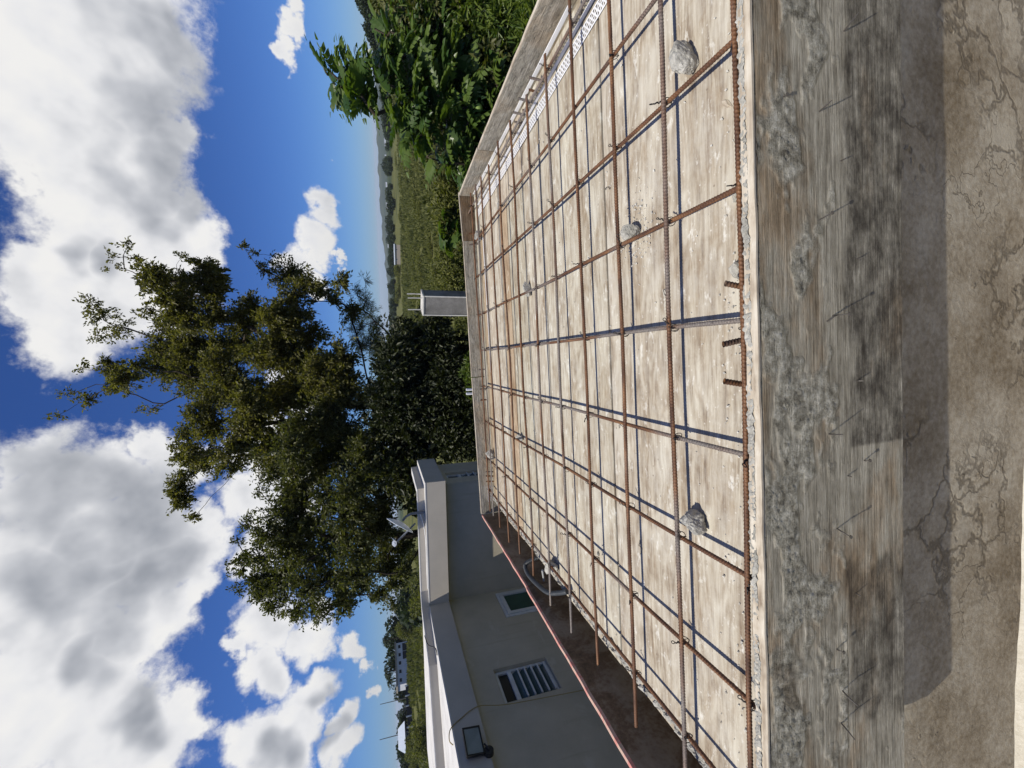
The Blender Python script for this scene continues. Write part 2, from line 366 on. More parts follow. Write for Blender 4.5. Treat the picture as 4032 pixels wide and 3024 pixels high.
def conc(name, cols, scale=4, bs=.4, rough=.9, fine=70, bd=.006):
    def fn(t, p):
        o = offs(t, 7); n = t.noise(o, scale, 6, .62); f = t.noise(o, fine, 5, .68)
        c = t.ramp(t.math('ADD', t.math('MULTIPLY', n, .6), t.math('MULTIPLY', f, .4)), [(.34, cols[0]), (.5, cols[1]), (.68, cols[2])])
        t.put(p.inputs['Base Color'], c); bump(t, p, t.math('ADD', f, t.math('MULTIPLY', n, .5)), bs, bd)
    return mat(name, fn, rough, .2)
M_SLAB = conc('pale_slab', ((.42, .39, .32), (.55, .52, .45), (.66, .63, .56)), 4, .7)
M_CHUNK = conc('concrete_chunk', ((.20, .195, .165), (.38, .37, .33), (.60, .585, .53)), 14, 1.0, fine=120)
M_RUBBLE = conc('rough_concrete', ((.16, .155, .14), (.34, .33, .30), (.55, .54, .50)), 16, 1.0, fine=90)
M_COLUMN = conc('column_concrete', ((.10, .096, .088), (.20, .193, .18), (.31, .30, .285)), 3.5, .5)
M_STRIP = conc('pale_seam', ((.40, .385, .35), (.56, .545, .5), (.66, .65, .6)), 8, .4)
def m_house(t, p):
    o = t.obj; n = t.noise(o, 2.2, 6, .6); f = t.noise(o, 90, 4, .6); s = t.noise(t.mapping(o, (1, 1, 2.2)), 1.7, 6, .66, .6)
    run = t.noise(t.mapping(o, (7, 7, .45)), 1.6, 5, .6)
    c = t.ramp(t.math('ADD', t.math('MULTIPLY', n, .75), t.math('MULTIPLY', f, .25)), [(.36, (.43, .385, .290)), (.5, (.475, .425, .322)), (.64, (.515, .462, .352))])
    c = t.mix(t.mr(s, .60, .70, 0, .45, True), c, (.58, .54, .45)); c = t.mix(t.mr(run, .56, .72, 0, .28, True), c, t.mix(1.0, c, (.70, .68, .64), 'MULTIPLY'))
    t.put(p.inputs['Base Color'], c); bump(t, p, t.math('ADD', f, t.math('MULTIPLY', n, 2.0)), .2, .006)
M_HOUSE = mat('taupe_house_paint', m_house, .9, .2)
M_FASCIA = conc('grey_fascia_paint', ((.42, .385, .325), (.465, .425, .36), (.51, .468, .398)), 2.0, .12, fine=90)
M_ROOF = conc('white_roof_paint', ((.42, .41, .39), (.56, .55, .53), (.66, .65, .63)), 3, .3)
M_WHITEH = conc('white_house_paint', ((.50, .52, .55), (.58, .60, .63), (.66, .67, .69)), 1, .05)
def plain(name, c, rough=.5, spec=.4, metal=0, var=.12, scale=6):
    def fn(t, p):
        n = t.noise(t.obj, scale, 4, .6); k = t.mr(n, .3, .7, 1 - var, 1 + var)
        t.put(p.inputs['Base Color'], t.vmath('SCALE', c, k)); p.inputs['Metallic'].default_value = metal
    return mat(name, fn, rough, spec)
M_FRAME = plain('white_window_frame', (.60, .61, .60), .45)
M_PERF = plain('white_perforated_metal', (.78, .79, .81), .4, .5)
M_CONDUIT = plain('grey_conduit', (.036, .042, .048), .5)
M_WIRE = plain('black_tie_wire', (.030, .024, .021), .55, .4)
M_NAIL = plain('steel_nail', (.075, .068, .062), .5, .4, .3)
M_BLACK = plain('black_plastic', (.018, .018, .018), .45)
M_DISH = plain('dish_grey', (.70, .73, .78), .5)
M_DISHARM = plain('dish_arm_grey', (.16, .17, .18), .5)
M_CABLE = plain('yellow_cable', (.32, .25, .11), .6)
M_WCABLE = plain('white_cable', (.66, .66, .64), .6)
M_PIPE = plain('pale_pipe', (.34, .35, .35), .5)
M_GLASSG = plain('green_glass', (.030, .075, .050), .12, .6)
M_GLASSD = plain('dark_glass', (.010, .014, .016), .3, .25)
M_LOUVRE = plain('glass_louvre', (.045, .085, .085), .15, .6)
M_LAMPGL = plain('floodlight_glass', (.24, .27, .26), .12, .6)
M_WOODC = plain('splinter_wood', (.50, .34, .17), .8, .2, var=.3)
M_REDROOF = plain('red_roof', (.17, .075, .06), .8)
M_TIN = plain('tin_roof', (.52, .58, .66), .5)
M_DARKWALL = plain('dark_opening', (.035, .035, .036), .8)
M_TANWALL = plain('tan_wall', (.34, .30, .25), .85)
M_POLE = plain('grey_pole', (.15, .14, .13), .8)

def m_rust(t, p):
    o = t.vmath('ADD', t.obj, t.vmath('SCALE', t.new('ShaderNodeObjectInfo').outputs['Location'], 3.1))
    n = t.noise(t.mapping(o, (5, 40, 40)), 1.6, 6, .65); n2 = t.noise(o, 260, 3, .6)
    c = t.ramp(t.math('ADD', t.math('MULTIPLY', n, .7), t.math('MULTIPLY', n2, .3)), [(.34, (.034, .018, .012)), (.45, (.090, .043, .024)), (.55, (.165, .078, .036)), (.70, (.31, .165, .072))])
    gr = t.math('ADD', t.noise(t.mapping(o, (1.6, 3, 3)), 1.2, 3, .5), t.mr(t.rnd, 0, 1, -.18, .18))
    c = t.mix(t.mr(gr, .52, .64, 0, .8), c, t.ramp(n2, [(.3, (.085, .078, .074)), (.7, (.29, .275, .255))]))
    t.put(p.inputs['Base Color'], c); t.put(p.inputs['Roughness'], t.mr(n, .3, .7, .75, .5))
    p.inputs['Metallic'].default_value = .15; bump(t, p, n2, .3, .001)
M_RUST = mat('rusty_rebar', m_rust, .65, .4)

def leafmat(name, lo, hi, trans=.35, rough=.5, tcol=(1.25, 1.35, .45), spec=.3):
    m = bpy.data.materials.new(name); m.use_nodes = True; t = NT(m.node_tree); t.n.clear()
    out = t.new('ShaderNodeOutputMaterial'); at = t.new('ShaderNodeAttribute', attribute_name='var')
    rnd = t.new('ShaderNodeObjectInfo').outputs['Random']
    k = t.math('FRACT', t.math('ADD', at.outputs['Fac'], t.math('MULTIPLY', rnd, .6)))
    c = t.mix(k, lo, hi)
    di = t.new('ShaderNodeBsdfPrincipled'); t.put(di.inputs['Base Color'], c); di.inputs['Roughness'].default_value = rough; di.inputs['Specular IOR Level'].default_value = spec
    tr = t.new('ShaderNodeBsdfTranslucent'); t.put(tr.inputs[0], t.mix(1.0, c, tcol, 'MULTIPLY'))
    mx = t.new('ShaderNodeMixShader'); mx.inputs[0].default_value = trans
    t.l.new(di.outputs[0], mx.inputs[1]); t.l.new(tr.outputs[0], mx.inputs[2]); t.l.new(mx.outputs[0], out.inputs[0])
    return m
L_OLIVE = leafmat('olive_leaf', (.065, .070, .022), (.185, .170, .055), .42)
L_DARK = leafmat('dark_leaf', (.040, .050, .017), (.118, .122, .040), .36)
L_BREAD = leafmat('breadfruit_leaf', (.040, .085, .022), (.115, .170, .034), .40, .36, spec=.4)
L_BRIGHT = leafmat('bright_leaf', (.055, .100, .020), (.150, .195, .038), .4, .35)
L_FINE = leafmat('fine_leaf', (.060, .075, .035), (.120, .135, .060), .3)
L_FIELD = leafmat('field_leaf', (.060, .074, .022), (.185, .190, .058), .4, .6)
L_SHADE = leafmat('shaded_understorey_leaf', (.012, .018, .007), (.040, .048, .016), .2)  # leaf colour lowered to carry the deep shade of the understorey
L_FAR = leafmat('far_leaf', (.020, .034, .020), (.052, .074, .034), .2, .7)
def m_bark(t, p):
    n = t.noise(t.mapping(t.obj, (6, 6, 1.5)), 3, 5, .65)
    t.put(p.inputs['Base Color'], t.ramp(n, [(.35, (.022, .018, .013)), (.65, (.085, .068, .050))])); bump(t, p, n, .6, .02)
M_BARK = mat('bark', m_bark, .9, .1)
def m_land(t, p):
    g = t.new('ShaderNodeNewGeometry').outputs['Position']; r = t.vmath('LENGTH', g)
    n1 = t.noise(t.mapping(g, (1, 1, 0)), .035, 7, .62); n2 = t.noise(t.mapping(g, (1, 1, 0)), .9, 8, .78); n3 = t.noise(t.mapping(g, (1, 1, 0)), .006, 5, .6)
    grass = t.ramp(t.math('ADD', t.math('MULTIPLY', n1, .45), t.math('MULTIPLY', n2, .55)), [(.34, (.034, .042, .014)), (.46, (.078, .084, .026)), (.56, (.125, .125, .042)), (.68, (.17, .145, .062))])
    wood = t.ramp(n2, [(.3, (.012, .022, .010)), (.55, (.030, .046, .018)), (.7, (.060, .075, .028))])
    far = t.ramp(t.math('ADD', t.math('MULTIPLY', n3, .7), t.math('MULTIPLY', n1, .3)), [(.36, (.014, .026, .015)), (.52, (.028, .044, .020)), (.62, (.075, .085, .034))])
    c = t.mix(t.mr(n1, .53, .6, 0, .8, True), grass, wood)
    c = t.mix(t.mr(r, 240, 420, 0, 1, True), c, far)
    t.put(p.inputs['Base Color'], c)
M_LAND = mat('pasture_and_wood', m_land, .95, .1)

# ------------------------------------------------------------------ terrain
def sstep(a, b, x):
    t = np.clip((x - a) / (b - a), 0, 1); return t * t * (3 - 2 * t)
AZ_K = [-180, -90, -60, -40, -20, 0, 9, 12, 16, 20, 26, 38, 60, 90, 180]
EL_K = [-.9, -.8, -.85, -.92, -.95, -.95, -.9, -.68, -.42, -.27, -.22, -.15, -.2, -.5, -.9]
def land_z(x, y):
    r = np.hypot(x, y) + 1e-6; az = np.degrees(np.arctan2(x, y))
    z = np.interp(r, [0, 14, 40, 200, 320, 700, 1500, 6500], [-3.9, -3.9, -4.5, -7.4, -9.0, -15, -30, -95])
    z = z + 12.0 * np.exp(-((az - 47) / 8.5) ** 2 / 2) * sstep(20, 140, r) * (1 - .9 * sstep(170, 500, r))
    z = z + 4.6 * np.exp(-((az + 42) / 14) ** 2 / 2) * sstep(35, 120, r) * (1 - .8 * sstep(150, 420, r))
    z = z + .35 * np.sin(x * .11 + 1) * np.cos(y * .083) * sstep(20, 60, r)
    el = np.interp(az, AZ_K, EL_K) + .07 * np.sin(az * 1.7) + .05 * np.sin(az * 4.1 + 1) + .025 * np.sin(az * 9.7)
    ridge = .87 + 2600 * np.tan(np.radians(el)) - np.interp(2600., [1500, 6500], [-30, -95])
    z = z + np.maximum(ridge, 0) * np.exp(-((np.log(r / 2600.)) / .22) ** 2)
    return z
def build_land():
    az = np.radians(np.concatenate([np.arange(-180, -62, 3.), np.arange(-62, 62, .5), np.arange(62, 180, 3.)]))
    rr = np.concatenate([[0.5], np.geomspace(3, 6500, 90)])
    A, RR = np.meshgrid(az, rr); x = RR * np.sin(A); y = RR * np.cos(A); z = land_z(x, y)
    n, m = A.shape; V = np.stack([x, y, z], -1).reshape(-1, 3)
    i, j = np.meshgrid(np.arange(n - 1), np.arange(m), indexing='ij'); j2 = (j + 1) % m
    F = np.stack([i * m + j, (i + 1) * m + j, (i + 1) * m + j2, i * m + j2], -1).reshape(-1, 4)[:, ::-1]
    V = np.vstack([V]); me = fastmesh('terrain', V, F, M_LAND)
    me.polygons.foreach_set('use_smooth', [True] * len(me.polygons))
    tag(link('terrain', me), 'rolling green pasture and wooded hills', kind='structure')
build_land()

# ------------------------------------------------------------------ the unfinished building
slab = MB().box(-2.6, 2.6, -1.6, .9, -1.33, -1.155).build('floor_slab', M_SLAB, None, DM)
tag(slab, 'pale sunlit concrete floor slab below the wall', kind='structure')
YB0, YB1 = .724, .690                      # near board line, right and left
WY = .815
wall = thing('concrete_wall', (0, 2.2, -1.155), 'grey rendered concrete wall with hairline cracks under the near form board', 'wall', frame=DM)
def wpart(name, mb, m): return link(name, mb.mesh(name, m), wall, Matrix.Translation((0, -2.2, 1.155)))
def wall_grid():
    nx, nz = 120, 40; vs = []; fs = []
    for k in range(nz + 1):
        for i in range(nx + 1):
            x = -2.2 + 3.9 * i / nx; z = -1.155 + 1.115 * k / nz
            d = .006 * mnoise.noise(Vector((x * 3, z * 3, 1))) + .0025 * mnoise.noise(Vector((x * 14, z * 14, 5)))
            vs.append((x, WY + d - .02 * (x > 9), z))
    for k in range(nz):
        for i in range(nx):
            a = k * (nx + 1) + i; fs.append((a, a + 1, a + nx + 2, a + nx + 1))
    return vs, fs
w = MB(); w.add(*wall_grid()); w.box(-2.2, 1.7, WY + .012, 1.0, -1.155, -.04)
wpart('rendered_face', w, M_WALL)
wpart('side_wall', MB().box(-1.46, -1.33, 1.0, 3.765, -4.4, -.26), M_WALL)
wpart('side_wall', MB().box(1.46, 1.62, 1.0, 3.9, -4.4, -.04), M_WALL)
wpart('side_wall', MB().box(-1.47, 1.455, 3.77, 3.9, -4.4, -.04), M_WALL)

# deck of plywood sheets, seams running across
deck = thing('plywood_deck', (0, 2.2, 0), 'bleached plywood deck of wide sheets nailed as slab formwork', 'formwork', frame=DM)
seams = [.802, 1.496, 2.151, 2.44, 2.735, 2.80, 2.985, 3.255, 3.425, 3.49, 3.652, 3.765]
for i in range(len(seams) - 1):
    y0, y1 = seams[i] + (.006 if i in (1, 2, 6) else .004), seams[i + 1] - (.006 if i in (0, 1, 5) else .004)
    xr = [1.45, 1.45, 1.13, 1.10, 1.06, 1.08, 1.12, 1.02, 1.10, 1.10, 1.45][i]
    x0 = -1.335 - rng.random() * .02
    cuts = [x0, xr]
    for a, b in zip(cuts[:-1], cuts[1:]):
        z1 = rng.uniform(-.0025, .0015); nx = 18; vs = []; fs = []
        mb = MB().box(a + .002, b - .002, y0, y1, -.020, z1, .0015)
        me = mb.mesh('plywood_sheet', M_PLYB if i in (5, 9) else M_PLYG if i in (3, 10) else M_PLY, xf=Matrix.Translation((-(a + b) / 2, -(y0 + y1) / 2, 0)))
        link('plywood_sheet', me, deck, Matrix.Translation(((a + b) / 2, (y0 + y1) / 2 - 2.2, 0)))
    if xr < 1.4:     # filler strip at the right edge
        me = MB().box(-(1.45 - xr) / 2 + .002, (1.45 - xr) / 2, -(y1 - y0) / 2, (y1 - y0) / 2, -.02, rng.uniform(-.006, -.003), .0015).mesh('plywood_strip', M_PLY)
        link('plywood_strip', me, deck, Matrix.Translation(((1.45 + xr) / 2, (y0 + y1) / 2 - 2.2, 0)))
MB().box(-1.34, 1.44, .80, 3.76, -.045, -.021).build('joist_layer', M_DARKPLY, deck, Matrix.Translation((0, -2.2, 0)))

def board(name, p0, p1, z0, z1, th, m, label, edge=M_EDGE, eh=.006, cat='form board', wob=.0, seed=1):
    """a board on edge from p0 to p1 (deck frame), thickness th to its left side; the raw top edge is a part"""
    p0 = Vector((*p0, 0)); p1 = Vector((*p1, 0)); L = (p1 - p0).length; a = math.atan2(p1.y - p0.y, p1.x - p0.x)
    o = thing(name, p0, label, cat, frame=DM, rz=a)
    n = max(2, int(L / .04)); vs = []; fs = []; et = []
    for i in range(n + 1):
        x = L * i / n; j = wob * mnoise.noise(Vector((x * 5, seed, 0))) + wob * .5 * mnoise.noise(Vector((x * 23, seed, 3)))
        t = z1 + wob * .7 * mnoise.noise(Vector((x * 9, seed, 7)))
        vs += [(x, 0, z0 + j), (x, 0, t - eh), (x, th, t - eh), (x, th, z0 + j)]; et += [(x, -.0008, t - eh + .0004), (x, -.0008, t), (x, th, t + j * .3), (x, th, t - eh + .0004)]
    for i in range(n):
        for k in range(4): b = i * 4; fs.append((b + k, b + (k + 1) % 4, b + 4 + (k + 1) % 4, b + 4 + k)[::-1])
    caps = [(0, 1, 2, 3), (n * 4 + 3, n * 4 + 2, n * 4 + 1, n * 4)]
    MB().add(vs, fs + caps).build('face', m, o); MB().add(et, fs + caps).build('raw_edge', edge, o)
    return o
NB = board('form_board', (-1.26, .6885), (1.60, .7312), -.355, .100, .030, M_BOARD,
           'wide weathered form board with cement splashes and bent nails, standing before the cracked wall', wob=.006, seed=3)
board('form_board', (1.535, 1.2), (1.488, 3.02), -.10, .125, -.02, M_BOARD2, 'long grey form board with rough patches beside the white perforated strips', wob=.004, seed=8)
board('form_board', (1.487, 3.028), (1.455, 3.80), -.10, .128, -.02, M_BOARD2, 'short clean grey form board meeting the dark brown board at the corner', wob=.002, seed=9)
board('form_board', (1.050, 3.775), (1.50, 3.835), -.10, .125, .02, M_BOARD3, 'short dark brown form board in the deck corner', wob=.002, seed=10)
board('form_board', (-.185, 3.765), (1.047, 3.775), -.10, .122, .02, M_BOARD2, 'grey form board along the far deck edge in front of the concrete column', wob=.002, seed=11)
board('form_board', (-1.46, 3.70), (-.192, 3.765), -.10, .12, .02, M_BOARD2, 'long peeling grey form board along the far deck edge in front of the dark tree', wob=.003, seed=12)
board('form_board', (-1.537, .74), (-1.475, 2.42), -.24, .122, .018, M_DARKPLY, 'stained brown plywood edge form with red painted edge facing the house windows', M_RED, .014, wob=.004, seed=13).location
board('form_board', (-1.474, 2.424), (-1.462, 3.69), -.24, .118, .018, M_DARKPLY, 'tan plywood edge form with pale edge by the far house wall', M_RED, .012, wob=.004, seed=14)
tr = MB().box(-1.452, -1.32, .9, 3.70, -.25, -.235).build('trough_board', M_DARKPLY, None, DM)
tag(tr, 'dark damp plywood trough bottom beside the deck', 'form board')

# nails driven through the near board, bent here and there
NAILM = {}
for i, (x, z, l, bend) in enumerate([(.502, -.087, .030, .3), (.05, -.118, .036, 0), (.038, -.100, .018, .8), (-.223, -.100, .034, .2), (-.452, -.122, .03, -.4), (-.856, -.131, .034, -.6),
        (-.938, -.126, .034, -.5), (.265, -.081, .028, .3), (-.105, -.193, .014, 0), (-.624, -.182, .012, 0), (-.748, -.115, .016, .3), (.685, -.165, .03, .9), (.40, -.15, .012, 0), (-.30, -.215, .012, .3), (.18, -.20, .012, .2), (-.33, -.16, .010, 0), (.52, .017, .008, 0)]):
    mb = MB().tube([(0, 0, 0), (bend * .2 * l, -l * .5, .1 * l), (bend * l * .7, -l, -.1 * l * (i % 3 - 1))], [.0019, .0018, .0012], 6)
    if i % 3 == 1: mb.tube([(bend * l * .7, -l, 0), (bend * l * .7, -l - .0025, 0)], .0042, 8)
    mb.build('nail', M_NAIL, NB, Matrix.Translation((x + 1.26, -.003, z)))
# its front face carries a crust of cement: a fine relief mesh just proud of the board
def crust_face():
    L, z0, z1 = 2.86, -.352, .0935; nx, nz = 560, 92; V = np.zeros((nz + 1, nx + 1, 3)); C = np.zeros((nz + 1, nx + 1))
    for k in range(nz + 1):
        z = z0 + (z1 - z0) * k / nz
        for i in range(nx + 1):
            x = L * i / nx
            m = mnoise.noise(Vector((x * 5, z * 11, 2))) + .6 * mnoise.noise(Vector((x * 13, z * 24, 4))) + .35 * mnoise.noise(Vector((x * 37, z * 60, 6)))
            band = .45 * math.exp(-((z + .0) / .075) ** 2) - (.62 if z < -.15 else .12) + .10 * math.sin(x * 2.1 + 1)
            c = min(1, max(0, (m + band) * 1.5))
            r = mnoise.noise(Vector((x * 95, z * 95, 1))) + .8 * mnoise.noise(Vector((x * 210, z * 210, 3)))
            gr = mnoise.noise(Vector((x * 3, z * 85, 8))) + .5 * mnoise.noise(Vector((x * 7, z * 190, 9)))
            V[k, i] = (x, -.0035 - c * (.0022 + .0026 * r) - (1 - c) * .0009 * gr, z); C[k, i] = c
    i, j = np.meshgrid(np.arange(nz), np.arange(nx), indexing='ij'); w_ = nx + 1
    F = np.stack([i * w_ + j, i * w_ + j + 1, (i + 1) * w_ + j + 1, (i + 1) * w_ + j], -1).reshape(-1, 4)
    me = fastmesh('crusted_face', V.reshape(-1, 3), F, M_NEAR)
    at = me.attributes.new('crust', 'FLOAT', 'POINT'); at.data.foreach_set('value', C.ravel().astype(np.float32))
    me.polygons.foreach_set('use_smooth', [True] * len(me.polygons))
    link('crusted_face', me, NB)
crust_face()

# broken line of dried mortar between the sheets and the near board, and the rubble edge on the house side
def ragged(name, x0, x1, fy0, fy1, fz, m, label, along='x', n=300, w=7, amp=.006, sc=60):
    vs = []; fs = []
    for i in range(n + 1):
        t = i / n; s = x0 + (x1 - x0) * t
        a = fy0(s); b = fy1(s)
        for k in range(w + 1):
            q = k / w; y = a + (b - a) * q; z = fz(q)
            d = mnoise.noise(Vector((s * sc, y * sc, 2))) + .6 * mnoise.noise(Vector((s * sc * 2.3, y * sc * 2.3, 9)))
            P = (s, y + d * amp * .7, z + d * amp) if along == 'x' else (y + d * amp * .7, s, z + d * amp)
            vs.append(P)
    for i in range(n):
        for k in range(w):
            a = i * (w + 1) + k; f = (a, a + 1, a + w + 2, a + w + 1); fs.append(f if along != 'x' else f[::-1])
    me = MB().add(vs, fs).mesh(name, m)
    md = link(name, me, None, DM); tag(md, label, 'mortar')
    return md
nb_y = lambda x: .6885 + .0427 * (x + 1.26) / 2.86
ragged('mortar_residue', -1.24, 1.44, lambda x: nb_y(x) + .015 + .004 * mnoise.noise(Vector((x * 17, 5, 0))), lambda x: nb_y(x) + .047 + .010 * mnoise.noise(Vector((x * 9, 0, 0))) + .007 * mnoise.noise(Vector((x * 31, 0, 0))),
       lambda q: .1015 - .004 * q if q < .6 else .099 - (q - .6) * .20, M_CHUNK, 'crumbly strip of dried mortar along the inner edge of the near form board', amp=.0042, n=620, w=9, sc=95)
ragged('rubble_edge', .86, 3.66, lambda y: -1.292 + .020 * mnoise.noise(Vector((y * 8, 3, 0))), lambda y: -1.372 + .026 * mnoise.noise(Vector((y * 7, 1, 0))) - .012 * mnoise.noise(Vector((y * 22, 1, 0))),
       lambda q: .006 - .004 * q if q < .55 else .004 - (q - .55) * .40, M_RUBBLE, 'jagged broken concrete edge along the dark trough', 'y', amp=.019, n=460, w=12, sc=34)

# ------------------------------------------------------------------ rebar mat
def rebar_mesh(L, r=.0064, pitch=.0095, n=9, sag=0., seed=0, cut=True):
    k = int(L / pitch); xs = []; rs = []
    for i in range(k):
        b = i * pitch
        xs += [b, b + .42 * pitch, b + .56 * pitch, b + .86 * pitch]; rs += [r * .96, r * .96, r * 1.085, r * 1.085]
    xs = np.array(xs); rs = np.array(rs); th = np.arange(n) * 2 * np.pi / n
    ph = np.array([mnoise.noise(Vector((x * 1.1, seed, 0))) * sag for x in xs]); pz = np.array([mnoise.noise(Vector((x * 1.3, seed, 5))) * sag * .5 for x in xs])
    X = xs[:, None] + .32 * pitch * np.sin(th)[None] * 1.0
    Y = rs[:, None] * np.cos(th)[None] + ph[:, None]; Z = rs[:, None] * np.sin(th)[None] + pz[:, None]
    # the two lengthwise ribs
    lug = 1 + .10 * (np.abs(np.cos(th)) > .95)[None]; Y = (Y - ph[:, None]) * lug + ph[:, None]
    V = np.stack([X, Y, Z], -1).reshape(-1, 3); m = len(xs)
    i, j = np.meshgrid(np.arange(m - 1), np.arange(n), indexing='ij'); j2 = (j + 1) % n
    F = np.stack([i * n + j, i * n + j2, (i + 1) * n + j2, (i + 1) * n + j], -1).reshape(-1, 4)
    c0 = len(V); V = np.vstack([V, [[X[0].mean(), ph[0], pz[0]], [X[-1].mean(), ph[-1], pz[-1]]]])
    jj = np.arange(n); Fc = np.concatenate([np.stack([jj * 0 + c0, (jj + 1) % n, jj, jj], -1), np.stack([jj * 0 + c0 + 1, (m - 1) * n + jj, (m - 1) * n + (jj + 1) % n, (m - 1) * n + (jj + 1) % n], -1)])
    me = fastmesh('rebar', V, F, M_RUST)
    me.polygons.foreach_set('use_smooth', [True] * len(me.polygons))
    return me
ZA, ZD = .061, .0475
BARS_X = [.782, 1.043, 1.309, 1.600, 1.872, 2.149, 2.440, 2.722, 2.990, 3.241, 3.445, 3.600]
BARS_Y = [1.322, 1.002, .699, .364, .052, -.270, -.581, -.918, -1.222]
matt = thing('rebar_mat', (0, 2.2, 0), 'rusty ribbed steel bars tied into a grid over the plywood deck', 'rebar mat', frame=DM)
XM = [rebar_mesh(2.82, sag=.010, seed=s) for s in (1, 2, 3)]
YM = [rebar_mesh(2.90, sag=.012, seed=s) for s in (4, 5, 6)]
slope = [0.010, .012, .006, .004, .0, -.004, .0, .003, 0, -.006, -.012, .012]
for i, y in enumerate(BARS_X):
    xl = [-1.40, -1.42, -1.435, -1.40, -1.43, -1.45, -1.42, -1.40, -1.435, -1.42, -1.40, -1.40][i]
    link('cross_bar', XM[i % 3], matt, Matrix.Translation((xl, y - 2.2 - slope[i] * 1.4, ZA + (0.003 if i == 0 else 0))) @ Matrix.Rotation(slope[i], 4, 'Z') @ Matrix.Rotation(i * .7, 4, 'X'))
yslope = [.010, .004, 0, 0, 0, -.003, 0, .004, -.006]
for j, x in enumerate(BARS_Y):
    y0 = .745 if j else .92
    link('long_bar', YM[j % 3], matt, Matrix.Translation((x + yslope[j] * 1.4, y0 - 2.2, ZD)) @ Matrix.Rotation(math.pi / 2 + yslope[j], 4, 'Z') @ Matrix.Rotation(j * .9, 4, 'X'))
# tie wires
def tie_mesh(seed):
    q = random.Random(seed); mb = MB(); r = .00125
    for off in (-.0035, .0035):
        pts = []
        for k in range(13):
            a = 2 * math.pi * k / 12
            pts.append((.0088 * math.cos(a) + off * .6, .0088 * math.cos(a) * (1 if off > 0 else -1) + off * .3, .016 * math.sin(a) - .006))
        mb.tube(pts, r, 5)
    ln = q.uniform(.012, .028); d = Vector((q.uniform(-1, 1), q.uniform(-.3, 1), q.uniform(.1, .9))).normalized()
    pts = [Vector((0, 0, .008)) + d * ln * k / 8 + Vector((math.sin(k * 1.6), math.cos(k * 1.6), math.sin(k)) ) * .0022 for k in range(9)]
    mb.tube(pts, .0022, 6)
    c = Vector(pts[-1]); rr = q.uniform(.003, .006); e = d.orthogonal().normalized(); 
    mb.tube([c + d * rr * (1 - math.cos(2 * math.pi * k / 9)) + e * rr * math.sin(2 * math.pi * k / 9) for k in range(9)], .0013, 5)
    return mb.mesh('tie_wire', M_WIRE, True)
TM = [tie_mesh(s) for s in range(7)]
for i, y in enumerate(BARS_X):
    for j, x in enumerate(BARS_Y):
        if (i + 2 * j) % 7 == 5 and i > 1: continue
        link('tie_wire', TM[(i * 3 + j) % 7], matt, Matrix.Translation((x + yslope[j] * (1.4 - (y - .75)), y - 2.2 + slope[i] * x, .054)) @ Matrix.Rotation(rng.uniform(-.5, .5) + (math.pi if rng.random() < .3 else 0), 4, 'Z'))

# starter bars poking up through the deck
def stub(x, y, z0, h, label, group, tilt=0.):
    me = rebar_mesh(h, n=8, sag=.0); me.name = 'starter_bar'
    o = link('starter_bar', me, None, DM @ Matrix.Translation((x, y, z0)) @ Matrix.Rotation(-math.pi / 2 + tilt, 4, 'Y') @ Matrix.Rotation(math.pi / 2, 4, 'X'))
    tag(o, label, 'starter bar', group)
for x, h, t in ((.128, .095, .16), (.012, .105, -.14), (.022, .058, .10), (-.112, .108, .20), (-.130, .058, -.12)):
    stub(x, .800 + (.012 if h > .09 else -.006), -.01, h, 'short dark starter bar rising behind the near form board', 'starter bars behind the near board', t)
for y, z0, h in ((2.058, 0, .085), (2.150, -.02, .075), (2.235, 0, .085), (2.288, -.02, .06), (2.362, 0, .075), (2.410, -.02, .07)):
    stub(1.385 if h > .07 else 1.36, y, z0, h, 'short starter bar rising by the long grey side board', 'starter bars by the side board', .1)
for x in (1.10, 1.005): stub(x, 3.70, -.005, .09, 'starter bar rising in front of the dark brown corner board', 'starter bars at the brown corner board', -.1)
for x in (-.12, -.30, -.40): stub(x, 3.715, -.005, .075, 'starter bar standing at the joint of the two far boards', 'starter bars at the far joint')
for x in (-1.10, -1.15, -1.06): stub(x, 3.64, -.005, .085, 'starter bar standing at the far corner near the small perforated piece', 'starter bars at the far corner', .15)

# concrete chunks that prop the mat
def chunk(name, x, y, sx, sy, sz, seed, label, rz=0, m=M_CHUNK, rough=.20, ang=True):
    bm = bmesh.new(); bmesh.ops.create_icosphere(bm, subdivisions=4, radius=1)
    q = random.Random(seed); pl = [(Vector((q.gauss(0, 1), q.gauss(0, 1), q.gauss(0, 1))).normalized(), q.uniform(.52, .82)) for _ in range(11)]
    for v in bm.verts:
        c = v.co.normalized(); r = 1.0
        for n, d in pl:
            dd = c.dot(n)
            if dd > 1e-3: r = min(r, d / dd)
        r *= 1 + rough * .5 * mnoise.noise(c * 2.2 + Vector((seed, 0, 0))) + rough * .35 * mnoise.noise(c * 8 + Vector((0, seed, 0))) + rough * .2 * mnoise.noise(c * 19)
        v.co = Vector((c.x * r * sx, c.y * r * sy, c.z * r * sz))
    zmin = min(v.co.z for v in bm.verts)
    for v in bm.verts: v.co.z = max(v.co.z, zmin * .72)
    me = bpy.data.meshes.new(name); bm.to_mesh(me); bm.free(); me.materials.append(m)
    o = link(name, me, None, DM @ Matrix.Translation((x, y, -zmin * .72 - .001)) @ Matrix.Rotation(rz, 4, 'Z'))
    return tag(o, label, 'concrete chunk')
chunk('concrete_chunk', .790, 1.000, .050, .041, .046, 1, 'large grey concrete chunk with a pale broken side, under a bar', .3)
chunk('concrete_chunk', .400, 1.285, .038, .032, .040, 2, 'blocky half white half grey concrete chunk with white dust round it', .2)
chunk('concrete_chunk', .392, 2.400, .052, .032, .030, 3, 'flat grey concrete chunk split under a bar in mid deck', .5)
